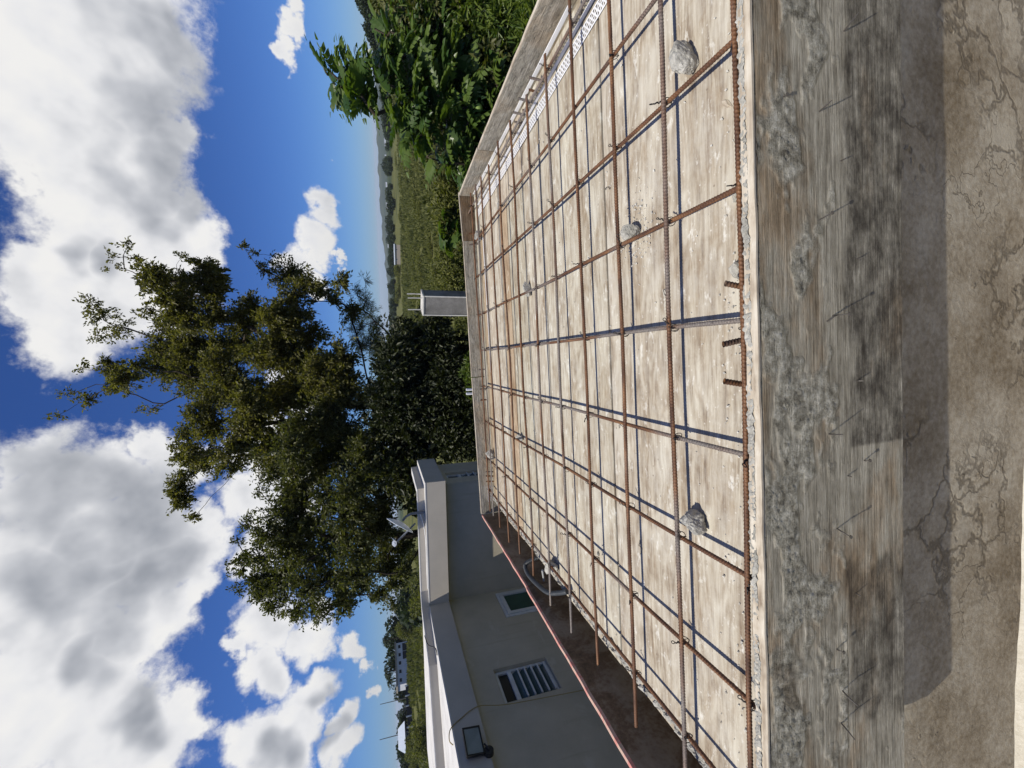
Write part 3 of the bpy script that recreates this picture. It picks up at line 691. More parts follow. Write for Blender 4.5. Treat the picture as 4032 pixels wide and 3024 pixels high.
chunk('concrete_chunk', -.528, .998, .036, .037, .050, 4, 'tall pebbly concrete chunk standing on the deck nearest the dark trough side', .1, rough=.32)
chunk('concrete_chunk', -1.250, 2.205, .050, .070, .042, 5, 'rounded tan concrete lump beside the rubble edge', .6)
chunk('concrete_chunk', -.572, 2.705, .034, .028, .032, 6, 'small pointed pale concrete chip under a bar in mid deck', 1.0)
chunk('concrete_chunk', -.880, 3.580, .056, .036, .046, 7, 'white concrete chunk against the far peeling board', .2)
chunk('concrete_chunk', 1.040, 3.560, .050, .036, .050, 8, 'grey concrete chunk by the dark brown corner board', .4)
chunk('concrete_chunk', .180, .836, .036, .026, .024, 9, 'pale crumbly mortar lump wedged under the nearest bar', .2)
chunk('concrete_chunk', .362, .848, .016, .013, .014, 10, 'small mortar lump where two bars cross at the near edge', .2)
chunk('wood_chip', .600, .878, .026, .009, .006, 11, 'small white wood chip lying by the nearest bar', .8, M_EDGE)['category'] = 'wood chip'
chunk('wood_chip', .46, 2.86, .045, .010, .004, 12, 'long pale wood splinter lying on the deck', -.7, M_EDGE)['category'] = 'wood chip'
chunk('mortar_crumb', -.62, 1.215, .010, .010, .008, 13, 'tiny white mortar crumb on the deck beside the pebbly chunk', .4)['category'] = 'mortar crumb'
chunk('mortar_crumb', -.93, 1.66, .012, .007, .008, 14, 'tiny tan mortar crumb on the deck beside a bar shadow', .4)['category'] = 'mortar crumb'
cb = tag(MB().box(-.045, .045, -.006, .006, 0, .10, .004).build('timber_offcut', M_BOARD3, None, DM @ Matrix.Translation((.085, .838, .0)) @ Matrix.Rotation(R(58), 4, 'X')),
         'dark timber offcut leaning behind the nearest bar', 'timber')

# white perforated strips along the side board
def perf_strip(L, w, label, mw, pitch=.022, cat='perforated strip', serr=False):
    mb = MB(); r = .0025; th = .0012
    def rail(y0, y1): mb.box(0, L, y0, y1, 0, th)
    rail(0, .006); rail(w - .006, w); rail(w * .5 - .0022, w * .5 + .0022)
    for row in (0, 1):
        a, b = (.006, w * .5 - .0022) if row == 0 else (w * .5 + .0022, w - .006)
        k = 0; x = 0.0
        while x + pitch < L:
            for (xa, ya, xb, yb) in ((x, a, x + pitch * .5, b), (x + pitch * .5, b, x + pitch, a)):
                d = Vector((xb - xa, yb - ya, 0)).normalized(); n = Vector((-d.y, d.x, 0)) * r
                A = Vector((xa, ya, th * .5)); B = Vector((xb, yb, th * .5)); u = Vector((0, 0, th * .45))
                mb.add([A - n - u, B - n - u, B + n - u, A + n - u, A - n + u, B - n + u, B + n + u, A + n + u], [(3, 2, 1, 0), (4, 5, 6, 7), (0, 1, 5, 4), (2, 3, 7, 6)])
            x += pitch
    o = mb.build('perforated_strip', M_PERF, None, mw); return tag(o, label, cat)
RZ = lambda a: Matrix.Rotation(a, 4, 'Z')
A0 = math.atan2(2.45, -.055)
perf_strip(2.40, .058, 'white perforated metal strip lying flat on the deck', DM @ Matrix.Translation((1.328, 1.22, .004)) @ RZ(A0))
perf_strip(2.30, .050, 'white perforated metal strip tilted up against the long grey side board', DM @ Matrix.Translation((1.408, 1.25, .010)) @ RZ(A0) @ Matrix.Rotation(R(28), 4, 'X'))
ob = MB().box(0, 2.34, 0, .006, 0, .012).build('white_bead', M_PERF, None, DM @ Matrix.Translation((1.358, 1.24, .0035)) @ RZ(A0)); tag(ob, 'thin solid white metal bead between the two perforated strips', 'metal bead')
ob = MB().box(0, 2.0, 0, .005, 0, .020).build('white_bead', M_PERF, None, DM @ Matrix.Translation((1.470, 1.7, .003)) @ RZ(math.atan2(2.0, -.03))); tag(ob, 'tall white metal bead standing against the side boards', 'metal bead')
perf_strip(.15, .055, 'short white perforated piece standing in the far corner by the trough', DM @ Matrix.Translation((-1.18, 3.655, .008)) @ RZ(math.pi) @ Matrix.Rotation(R(70), 4, 'X'))
ob = MB().box(-.6, .55, -.008, .008, 0, .010, .002).build('white_bead', M_PERF, None, DM @ Matrix.Translation((.45, 3.475, .001)) @ RZ(.012)); tag(ob, 'thin white strip lying across the far deck', 'metal bead')

# corrugated conduit on the house side
def conduit():
    P = [Vector(p) for p in ((-1.34, 2.52, -.14), (-1.36, 2.54, -.02), (-1.39, 2.57, .045), (-1.42, 2.58, .070), (-1.438, 2.50, .078), (-1.43, 2.36, .070), (-1.40, 2.20, .058), (-1.335, 2.07, .04), (-1.27, 1.965, .032))]
    pts = []; rad = []
    for i in range(len(P) - 1):
        p0 = P[max(i - 1, 0)]; p1 = P[i]; p2 = P[i + 1]; p3 = P[min(i + 2, len(P) - 1)]
        for k in range(34):
            t = k / 34; pts.append(.5 * ((2 * p1) + (p2 - p0) * t + (2 * p0 - 5 * p1 + 4 * p2 - p3) * t * t + (3 * p1 - p0 - 3 * p2 + p3) * t ** 3)); rad.append(.0125 if (k // 2) % 2 else .0142)
    tag(MB().tube(pts, rad, 12).build('corrugated_conduit', M_CONDUIT, None, DM), 'grey corrugated conduit looping out of the trough onto the mat', 'conduit')
conduit()
tag(MB().tube([(-1.42, 2.36, .02), (-1.34, 2.34, .035)], .007, 8).build('pipe_stub', M_PIPE, None, DM), 'short pale pipe stub beside the conduit', 'pipe')

# fine crumbs of mortar and sawdust scattered over the sheets
def crumbs(n, seed):
    q = random.Random(seed); mb = MB()
    for k in range(n):
        if k % 3 == 0: x, y = .40 + q.gauss(0, .07), 1.28 + q.gauss(0, .05)
        elif k % 3 == 1: x, y = q.uniform(-1.25, 1.3), .83 + abs(q.gauss(0, .05))
        else: x, y = q.uniform(-1.25, 1.2), q.uniform(.85, 2.6)
        s_ = q.uniform(.0012, .0042) * (1.3 if q.random() < .1 else 1); e = [Vector((q.gauss(0, 1), q.gauss(0, 1), q.gauss(0, .6))).normalized() * s_ * q.uniform(.7, 1.5) for _ in range(2)]
        a, b = e; c = a.cross(b); c = (c.normalized() if c.length > 1e-12 else Vector((0, 0, 1))) * s_
        P = [Vector((x, y, s_ * .7 + .001)) + v for v in (a, b, -a, -b, c, -c)]
        mb.add(P, [(0, 1, 4), (1, 2, 4), (2, 3, 4), (3, 0, 4), (1, 0, 5), (2, 1, 5), (3, 2, 5), (0, 3, 5)])
    return mb
o = link('mortar_crumbs', crumbs(420, 4).mesh('mortar_crumbs', M_STRIP), None, DM); tag(o, 'fine pale mortar crumbs strewn over the plywood', kind='stuff')
for i, (x, y, a, l) in enumerate(((.16, 1.13, .4, .06), (-.30, 1.42, 1.9, .05), (.62, 1.46, 1.2, .045), (-.75, 1.32, .2, .05))):
    pts = [(math.cos(a) * l * (k / 8 - .5) + .006 * math.sin(k * 1.3 + i), math.sin(a) * l * (k / 8 - .5) + .006 * math.cos(k * 1.1), .004 + .003 * abs(math.sin(k * .9))) for k in range(9)]
    tag(MB().tube(pts, .0012, 5).build('wire_offcut', M_WIRE, None, DM @ Matrix.Translation((x, y, 0))), 'bent offcut of black tie wire lying on the plywood', 'wire', 'wire offcuts on the deck')

# ------------------------------------------------------------------ the neighbouring house
HX, HY = -4.5, 7.48
house = thing('house', (-6, 9, -3.9), 'low taupe house with grey fascia and flat white roof beside the deck', 'house')
HI = Matrix.Translation((6, -9, 3.9))
hp = lambda name, mb, m, par=None: link(name, mb.mesh(name, m), par or house, HI if par is None else ID)
ZF0, ZF1 = -.115, .235
FW = .13                                    # side wall recess; the wall facing the deck end stands .23 back
def hwall_side():                           # wall X = HX-FW with window holes
    x = HX - FW; mb = MB(); ys = [-1.5, 5.11, 5.745, 6.875, 7.66, HY + .27]
    def q(y0, y1, z0, z1): mb.box(x - .16, x, y0, y1, z0, z1)
    q(ys[0], ys[1], -4, ZF0); q(ys[1], ys[2], -.505, ZF0); q(ys[1], ys[2], -4, -1.33); q(ys[2], ys[3], -4, ZF0); q(ys[3], ys[4], -1.04, ZF0); q(ys[3], ys[4], -4, -2.15); q(ys[4], ys[5], -4, ZF0)
    return mb
hp('wall', hwall_side(), M_HOUSE)
hp('wall', MB().box(HX - FW + .002, -2.36, HY + .27, HY + .44, -4, ZF0), M_HOUSE)
ws = MB(); xs = -2.36
ws.box(xs - .16, xs, HY + .442, 8.12, -4, ZF0).box(xs - .16, xs, 8.52, 9.25, -4, ZF0).box(xs - .16, xs, 8.12, 8.52, -.24, ZF0).box(xs - .16, xs, 8.12, 8.52, -4, -1.3)
hp('wall', ws, M_HOUSE)
hp('wall', MB().box(-9, -2.6, 9.26, 9.4, -4, ZF0), M_HOUSE)
hp('fascia', MB().prism([(HX, -1.5), (HX, HY), (-2.22, HY), (-2.22, 9.30), (-2.9, 9.30), (-2.9, HY + .5), (HX - .5, HY + .5), (HX - .5, -1.5)], ZF0, ZF1), M_FASCIA)
hp('roof', MB().prism([(HX + .004, -1.5), (HX + .004, HY - .004), (-2.216, HY - .004), (-2.216, 9.305), (-9, 9.305), (-9, -1.5)], ZF1, ZF1 + .018), M_ROOF)
def curb(pts, th, z0, z1, m, name):
    pts = [Vector(p) for p in pts]; L = []; Rr = []
    for i, p in enumerate(pts):
        d = (pts[min(i + 1, len(pts) - 1)] - pts[max(i - 1, 0)]).normalized(); n = Vector((-d.y, d.x)); L.append(p + n * th); Rr.append(p)
    hp(name, MB().prism([tuple(v) for v in Rr] + [tuple(v) for v in L[::-1]], z0, z1), m)
CP = [(-10.5, 3.0), (-4.78, 6.32), (-4.50, 7.44), (-4.28, 7.60), (-2.37, 7.66), (-2.36, 9.28)]
curb(CP, .14, ZF1 + .018, ZF1 + .135, M_FASCIA, 'roof_curb')
curb([(x - .002, y - .003) for x, y in CP], .145, ZF1 + .135, ZF1 + .150, M_ROOF, 'curb_cap')
# windows
def window(y0, y1, z0, z1, x, kind, lab):
    f = MB(); fw = .045; xf = x - .055 if kind != 'casement' else x + .012
    f.box(xf - .05, xf, y0, y0 + fw, z0, z1).box(xf - .05, xf, y1 - fw, y1, z0, z1).box(xf - .05, xf, y0 + fw, y1 - fw, z1 - fw, z1).box(xf - .05, xf, y0 + fw, y1 - fw, z0, z0 + fw)
    o = hp('window', f, M_FRAME); tag(o, lab)
    P = lambda n, mb, m: link(n, mb.mesh(n, m), o, ID)
    if kind == 'casement':
        g = .05; P('sash', MB().box(xf - .03, xf + .018, y0 + g, y0 + g + .07, z0 + g, z1 - g).box(xf - .03, xf + .018, y1 - g - .07, y1 - g, z0 + g, z1 - g).box(xf - .03, xf + .018, y0 + g + .07, y1 - g - .07, z1 - g - .07, z1 - g).box(xf - .03, xf + .018, y0 + g + .07, y1 - g - .07, z0 + g, z0 + g + .07), M_FRAME)
        P('pane', MB().box(xf - .02, xf - .012, y0 + g + .07, y1 - g - .07, z0 + g + .07, z1 - g - .07), M_GLASSG)
    else:
        zt = z1 - (z1 - z0) * .27
        P('transom', MB().box(xf - .045, xf + .006, y0 + fw, y1 - fw, zt - .03, zt + .03), M_FRAME)
        P('pane', MB().box(xf - .035, xf - .028, y0 + fw, y1 - fw, zt + .03, z1 - fw), M_GLASSD)
        P('backing', MB().box(xf - .12, xf - .11, y0, y1, z0, zt), M_DARKWALL)
        n = 5; h = (zt - .03 - z0 - fw) / n
        for k in range(n):
            zc = z0 + fw + h * (k + .5); a = R(38)
            bl = MB(); d = h * .56
            bl.add([(xf - .03 + d * math.sin(a) * s, y, zc - d * math.cos(a) * s + (.004 if u else 0)) for u in (0, 1) for y in (y0 + fw, y1 - fw) for s in (-1, 1)],
                   [(0, 1, 3, 2), (4, 6, 7, 5), (0, 4, 5, 1), (2, 3, 7, 6), (0, 2, 6, 4), (1, 5, 7, 3)])
            P('louvre', bl, M_LOUVRE)
            P('louvre_rail', MB().box(xf - .012 + d * math.sin(a) * 1 - .012, xf + d * math.sin(a) - .002, y0 + fw, y1 - fw, zc - d * math.cos(a) - .011, zc - d * math.cos(a) + .011), M_FRAME)
window(6.88, 7.655, -2.14, -1.045, HX - FW, 'casement', 'white casement window with green glass')
window(5.115, 5.74, -1.325, -.51, HX - FW, 'louvre', 'louvred window with dark pane above, near the yellow cable')
window(8.125, 8.515, -1.29, -.245, xs, 'louvre', 'narrow louvred window on the far side wall')

# floodlight on the fascia
fl = thing('floodlight', (HX + .03, 4.36, -.02), 'black framed floodlight with grey glass fixed to the house fascia', 'floodlight')
FLM = Matrix.Translation((.06, .12, .075)) @ Matrix.Rotation(R(-12), 4, 'Z') @ Matrix.Rotation(R(8), 4, 'Y')
link('housing', MB().box(-.03, .0, -.155, .155, -.105, .105, .006).mesh('housing', M_BLACK), fl, FLM)
link('rim', MB().box(.0, .014, -.155, .155, .09, .105).box(.0, .014, -.155, .155, -.105, -.09).box(.0, .014, -.155, -.14, -.09, .09).box(.0, .014, .14, .155, -.09, .09).mesh('rim', M_BLACK), fl, FLM)
link('glass', MB().box(.001, .005, -.139, .139, -.089, .089).mesh('glass', M_LAMPGL), fl, FLM)
link('bracket', MB().tube([(0, 0, -.08), (.03, 0, -.08), (.05, .06, -.04)], .010, 8).mesh('bracket', M_BLACK), fl)
link('junction_box', MB().tube([(-.03, 0, -.08), (.02, 0, -.08)], .055, 20).mesh('junction_box', M_BLACK), fl)
# cables and pipe
def curve(P, n=14):
    P = [Vector(p) for p in P]; o = []
    for i in range(len(P) - 1):
        p0 = P[max(i - 1, 0)]; p1 = P[i]; p2 = P[i + 1]; p3 = P[min(i + 2, len(P) - 1)]
        for k in range(n):
            t = k / n; o.append(.5 * ((2 * p1) + (p2 - p0) * t + (2 * p0 - 5 * p1 + 4 * p2 - p3) * t * t + (3 * p1 - p0 - 3 * p2 + p3) * t ** 3))
    return o + [P[-1]]
tag(MB().tube(curve([(HX - .12, 4.72, ZF1 + .02), (HX - .03, 4.70, .30), (HX + .012, 4.80, .27), (HX + .012, 4.90, .14), (HX + .01, 5.02, -.12), (HX - .05, 5.00, -.5), (HX - .08, 4.95, -1.3), (HX - .1, 4.88, -2.4)]), .006, 6).build('hanging_cable', M_CABLE), 'yellow cable hanging over the fascia beside the louvred window', 'cable')
tag(MB().tube(curve([(-2.75, 7.64, .37), (-2.95, 7.60, .31), (-3.2, 7.62, .27), (-3.5, 7.58, .262), (-3.9, 7.56, .265), (-4.2, 7.52, .262)]), .008, 6).build('roof_cable', M_WCABLE), 'white cable lying along the roof edge under the satellite dish', 'cable')
tag(MB().tube(curve([(-4.66, 6.9, .39), (-4.62, 6.6, .36), (-4.56, 6.4, .27), (-4.54, 6.2, .262)]), .007, 6).build('roof_cable', M_BLACK), 'dark cable looped over the roof curb', 'cable')
pp = thing('wall_pipe', (HX - .06, 3.55, -3.9), 'pale pipe with black coupling climbing the taupe wall', 'pipe')
link('pipe', MB().tube([(0, 0, 0), (0, 0, 2.85), (0, .12, 3.05)], .022, 10).mesh('pipe', M_PIPE), pp)
link('coupling', MB().tube([(0, 0, 2.70), (0, 0, 2.79)], .034, 10).mesh('coupling', M_BLACK), pp)

# satellite dish on the roof
ds = thing('satellite_dish', (-2.82, 7.62, ZF1 + .14), 'pale grey satellite dish on the roof of the taupe house', 'satellite dish')
def dish():
    vs = []; fs = []; n = 28; m = 7
    for i in range(m + 1):
        q = i / m
        for k in range(n):
            a = 2 * math.pi * k / n; vs.append((.235 * q * math.cos(a), .265 * q * math.sin(a), .06 * q * q))
    for i in range(m):
        for k in range(n): fs.append((i * n + k, i * n + (k + 1) % n, (i + 1) * n + (k + 1) % n, (i + 1) * n + k))
    b = len(vs); vs += [(x, y, z - .008) for x, y, z in vs]; fs += [tuple(j + b for j in f[::-1]) for f in fs]
    fs += [(m * n + k, m * n + (k + 1) % n, b + m * n + (k + 1) % n, b + m * n + k) for k in range(n)]
    return MB().add(vs, fs)
dq = Vector((-.80, -.22, .56)).to_track_quat('Z', 'Y').to_matrix().to_4x4()
link('reflector', dish().mesh('reflector', M_DISH, True), ds, Matrix.Translation((-.12, 0, .30)) @ dq)
link('mast', MB().tube([(.02, 0, -.14), (.02, 0, .12), (-.02, 0, .22), (-.09, 0, .28)], .022, 10).mesh('mast', M_DISHARM), ds)
link('feed_arm', MB().tube([(-.16, -.02, .06), (-.42, -.10, .40)], .016, 8).mesh('feed_arm', M_DISHARM), ds)
link('receiver', MB().box(-.035, .035, -.06, .06, -.03, .03, .008).mesh('receiver', M_DISH), ds, Matrix.Translation((-.44, -.11, .44)) @ Matrix.Rotation(R(-40), 4, 'Y'))

# ------------------------------------------------------------------ concrete column beyond the far board
cl = thing('concrete_column', (1.05, 7.9, -4.0), 'grey concrete column with starter bars standing behind the far form board', 'column', rz=R(-27))
s = .18
link('shaft', MB().box(-s, s, -s, s, 0, 4.13, .006).mesh('shaft', M_COLUMN), cl)
link('cap_lip', MB().box(-s - .012, s + .012, -s - .012, s + .012, 4.131, 4.165, .006).mesh('cap_lip', M_STRIP), cl)
link('corner_strip', MB().box(s - .012, s + .008, -s - .012, -s + .008, 1.5, 4.128).mesh('corner_strip', M_STRIP), cl)
link('corner_strip', MB().box(-s - .008, -s + .014, -s - .012, -s + .008, 1.5, 4.128).mesh('corner_strip', M_STRIP), cl)
for x, y in ((.12, -.12), (-.10, -.12), (.12, .11)): link('starter_bar', MB().tube([(x, y, 4.1), (x + .004, y, 4.30), (x, y, 4.42)], .010, 7).mesh('starter_bar', M_STRIP), cl)
for x in (-.32, -.36): tag(MB().tube([(x, 4.0, -.2), (x, 4.0, .115)], .012, 8).build('steel_prop', M_PERF), 'bright steel prop head showing over the far peeling board', 'prop', 'prop heads over the far board')

# ------------------------------------------------------------------ trees
T1 = [(2.24,18.19,10.51,0.32,0.5),(1.86,18.53,10.41,0.44,0.6),(1.43,18.58,10.07,0.5,0.5),(1.15,19.35,11.02,0.28,0.5),(4.28,18.38,9.43,0.27,0.5),
(3.94,18.98,9.47,0.28,0.6),(2.73,15.31,7.53,0.37,0.8),(2.82,16.8,7.6,0.41,1),(4.09,19.34,10.37,0.23,0.4),(3.41,18.1,9.7,0.27,0.4),
(4,18.39,7.76,0.17,0.8),(3.08,15.18,6.09,0.24,1),(3.1,16.41,6.22,0.31,1),(2.36,15.57,6.06,0.44,1),(2.84,16.6,6.08,0.26,1),
(2.3,17.04,7.29,0.47,1),(2.11,15.06,7,0.37,1),(1.39,15.63,6.8,0.53,1),(1.59,15.62,6.04,0.54,1),(1.31,18.51,8.53,0.51,0.8),
(0.71,17.65,7.52,0.66,1),(1.78,15.8,7.88,0.29,0.6),(0,18.58,10.34,0.33,1),(-0.39,15.8,8.56,0.38,1),(-0.8,17.76,9.8,0.27,0.8),
(-0.02,15.66,8.17,0.28,0.8),(-0.08,15.65,9.52,0.23,0.4),(-0.97,19.25,11.92,0.34,0.4),(-1.05,16.37,9.78,0.29,0.6),(-1.51,16.67,10.78,0.19,0.3),
(-0.04,18.69,8.68,0.63,1),(-0.39,18,7.72,0.67,1),(0.02,15.52,5.92,0.59,1),(0.7,17.81,5.89,0.63,1),(1.36,16.29,5.43,0.47,1),
(2.04,16.76,5.29,0.43,1),(3.71,15.18,4.99,0.17,0.4),(4.03,17.76,5.26,0.17,0.4),(3.27,16.71,4.74,0.24,0.8),(3.98,17.65,4.63,0.14,0.3),
(3.23,17.18,4.06,0.53,1),(2.52,14.85,3.11,0.37,1),(2.12,15.19,3.64,0.45,1),(1.49,14.41,3.35,0.38,1),(1.07,14.44,3.76,0.47,1),
(2.36,13.71,2.01,0.26,1),(2.06,14.6,2.37,0.25,1),(1.73,15.44,1.89,0.37,1),(1.45,14.06,3.99,0.41,1),(0.93,16.07,3.28,0.59,1),
(0.39,15.28,4.54,0.6,1),(0.12,14.94,3.77,0.64,1),(-1.18,17.51,6.88,0.66,1),(-0.6,16.08,5.79,0.57,1),(-1.54,15.76,6.72,0.4,1),
(-2.12,16.2,6.48,0.46,1),(-2.48,17.26,7.56,0.43,0.8),(-2.74,14.79,6.63,0.42,0.8),(-3.78,18.05,7.45,0.46,0.8),(-2.74,14.36,5.62,0.28,0.7),
(-3.87,17.39,7.78,0.33,0.7),(-1.58,18.26,9.11,0.28,0.5),(-1.24,14.18,4.76,0.51,1),(-1.22,16.75,4.73,0.61,1),(-2.1,15.36,5,0.45,1),
(-0.92,15.78,3.8,0.63,1),(-0.36,13.58,2.75,0.55,1),(0.08,13.53,2.09,0.51,1),(-2.48,14.78,5.2,0.43,1),(-3.41,17.41,5.5,0.46,0.8),
(-2.51,14.55,4.3,0.48,1),(-2.31,16.42,4.23,0.55,1),(-3.25,16.91,4.11,0.51,0.8),(-3.87,17.12,4.8,0.4,0.8),(-3.32,15.33,5.4,0.27,0.7),
(-2.38,14.76,3.23,0.55,1),(-1.45,15.26,2.79,0.57,1),(-4.94,17.39,7.92,0.33,0.8),(-4.66,14.91,6.62,0.21,0.8),(-4.36,17.39,8.07,0.33,0.8),
(-3.23,17.25,6.89,0.38,0.8),(-1.01,16.51,3.37,0.72,1),(-1.06,13.52,2.08,0.6,1),(-1.19,16.12,1.26,0.68,1),
]
T2 = [(-2.25,12.23,3.35,0.49,1),(-1.84,12.95,3.08,0.52,1),(-1.51,13.66,2.55,0.61,1),(-3.68,15.06,4.42,0.45,0.8),(-3.57,12.93,3.35,0.48,1),
(-3.62,14.65,2.98,0.6,1),(-2.73,13.99,4.54,0.23,0.6),(-4.19,12.93,3.77,0.48,1),(-4.64,12.73,3.17,0.56,1),(-3.86,12.13,2.47,0.54,1),
(-3.37,11.65,1.83,0.57,1),(-4.26,11.83,1.88,0.54,1),(-5.57,13.64,2.5,0.62,1),(-6.46,14.81,3.37,0.66,1),(-5.07,12.32,3.5,0.46,1),
(-4.5,12.15,3.99,0.36,1),(-5.29,15.48,5.4,0.3,0.7),(-5.35,14,5.24,0.23,0.5),(-5.72,13.49,4.96,0.31,0.8),(-5.37,12.8,4.37,0.34,1),
(-6.31,14.19,5.43,0.21,0.4),(-7.3,14.91,5.61,0.22,0.5),(-6.34,13.5,4.6,0.4,1),(-6.3,13.19,3.93,0.49,1),(-5.95,11.8,3.08,0.49,1),
(-7.11,14.37,2.87,0.6,1),(-5.53,11.39,1.9,0.44,1),(-7.09,13.46,4.23,0.36,0.8),(-7.94,14.36,3.81,0.39,0.8),(-6.69,11.89,2.75,0.33,0.8),
(-7.54,13.6,2.36,0.38,1),(-6.68,14.13,1.67,0.4,1),(-5.29,13.12,1.35,0.56,1),(-4.52,13.58,1.1,0.58,1),(-3,11.58,1.23,0.45,1),
(-2.37,12.71,1.44,0.54,1),(-3.05,11.53,0.64,0.46,1),(-6.06,13.54,0.69,0.49,1),(-5.96,11.77,0.53,0.3,1),(-6.86,12.44,1.27,0.31,1),
(-8.19,13.97,0.95,0.25,0.7),(-2.6,14.18,1.97,0.59,1),(-3.17,14.62,2.26,0.56,1),(-3.74,13.62,4.5,0.27,0.5),(-3.08,13.45,3.42,0.41,0.7),
]
T3 = [(3.61,19.59,1.54,0.27,0.5),(2.96,19.33,1.87,0.33,0.6),(2.59,18.96,1.5,0.39,0.7),(2.03,19.23,2.03,0.4,0.7),(1.98,18.71,1.39,0.39,0.7),
(1.36,19.1,1.86,0.39,0.8),(1.54,19.69,1.24,0.41,0.8),(0.86,19.6,1.2,0.48,1),(0.71,19.33,1.71,0.4,1),(0.23,18.93,1.02,0.4,1),
]
T4 = [(-1.18,11.68,0.77,0.58,1),(-0.95,11.1,0.19,0.52,1),(-1.71,11.36,0.2,0.53,1),(-1.5,12.01,-0.49,0.53,1),(-1.97,12,-0.92,0.4,1),
(-0.92,11.3,-0.63,0.42,1),(-2.36,12.27,0.51,0.49,1),(-2.46,12.04,-0.16,0.4,1),(-1.89,12.22,0.75,0.52,1),(-0.88,11.73,-0.91,0.26,1),
(-1.29,11.73,-1.34,0.26,1),(-0.69,11.68,0.55,0.46,1),(-0.6,12.06,-0.09,0.44,1),
]

def leaf_arrays(P, D, length, width, seed, droop=.3, fold=.25):
    """P points, D preferred directions; folded diamond leaves, two quads-as-triangles each"""
    g = np.random.default_rng(seed); n = len(P)
    d = D + g.normal(0, .7, (n, 3)); d[:, 2] -= droop; d /= np.linalg.norm(d, axis=1, keepdims=True)
    up = g.normal(0, .6, (n, 3)) + np.array([0, 0, 1.0]); s = np.cross(d, up); s /= np.linalg.norm(s, axis=1, keepdims=True) + 1e-9
    nn = np.cross(s, d); L = (length * g.uniform(.6, 1.25, n))[:, None]; Wd = (width * g.uniform(.7, 1.2, n))[:, None]
    a = P; b = P + d * L * .45 + s * Wd * .5 + nn * fold * Wd; c = P + d * L - nn * L * .12; e = P + d * L * .45 - s * Wd * .5 + nn * fold * Wd
    V = np.stack([a, b, c, e], 1).reshape(-1, 3); i = np.arange(n)[:, None] * 4
    F = np.concatenate([i + [0, 1, 2], i + [0, 2, 3]], 1).reshape(-1, 3)
    return V, F, np.repeat(g.random(n), 4)
def skeleton(base, clumps, seed, trunk_top=None, r_end=.006, steps=5, wob=.12):
    """grow limbs from the trunk to every clump; returns tube list"""
    q = random.Random(seed); base = Vector(base); nodes = [base]; par = [-1]; dist = [0.0]
    tt = Vector(trunk_top)
    for k in range(1, 9):
        t = k / 8; nodes.append(base.lerp(tt, t) + Vector((q.uniform(-1, 1), q.uniform(-1, 1), 0)) * .10 * math.sin(t * 3)); par.append(len(nodes) - 2); dist.append(dist[-1] + (nodes[-1] - nodes[-2]).length)
    order = sorted(range(len(clumps)), key=lambda i: (Vector(clumps[i][:3]) - tt).length)
    wt = [0.0] * len(nodes)
    for i in order:
        c = Vector(clumps[i][:3]); best = None
        for k, n in enumerate(nodes):
            if k < 3: continue
            dl = (c - n).length; dn = dl * 1.25 + dist[k] * .55 + (1.2 * max(0, n.z - c.z) if dl > .3 else 0)
            if best is None or dn < best[0]: best = (dn, k)
        k = best[1]; n0 = nodes[k]; m = max(2, int((c - n0).length / .35)); prev = k
        for s_ in range(1, m + 1):
            t = s_ / m; p = n0.lerp(c, t) + Vector((q.gauss(0, 1), q.gauss(0, 1), q.gauss(0, 1) + .8)) * wob * math.sin(t * math.pi) * .5
            nodes.append(p); par.append(prev); dist.append(dist[prev] + (p - nodes[prev]).length); wt.append(0); prev = len(nodes) - 1
        j = prev
        while j >= 0: wt[j] += clumps[i][3] ** 2; j = par[j]
    return nodes, par, wt
def thicken(cl, seed, reach, k):
    q = random.Random(seed); out = list(cl)
    for i in range(len(cl)):
        near = sorted(range(len(cl)), key=lambda j: (Vector(cl[j][:3]) - Vector(cl[i][:3])).length)[1:4]
        for j in near:
            d = (Vector(cl[j][:3]) - Vector(cl[i][:3])).length
            if j > i and d < reach and min(cl[i][4], cl[j][4]) > .6 and q.random() < k:
                m = (Vector(cl[i][:3]) + Vector(cl[j][:3])) / 2 + Vector((q.gauss(0, .15), q.gauss(0, .15), q.gauss(0, .12)))
                out.append((m.x, m.y, m.z, .5 * (cl[i][3] + cl[j][3]), 1.0))
    return out
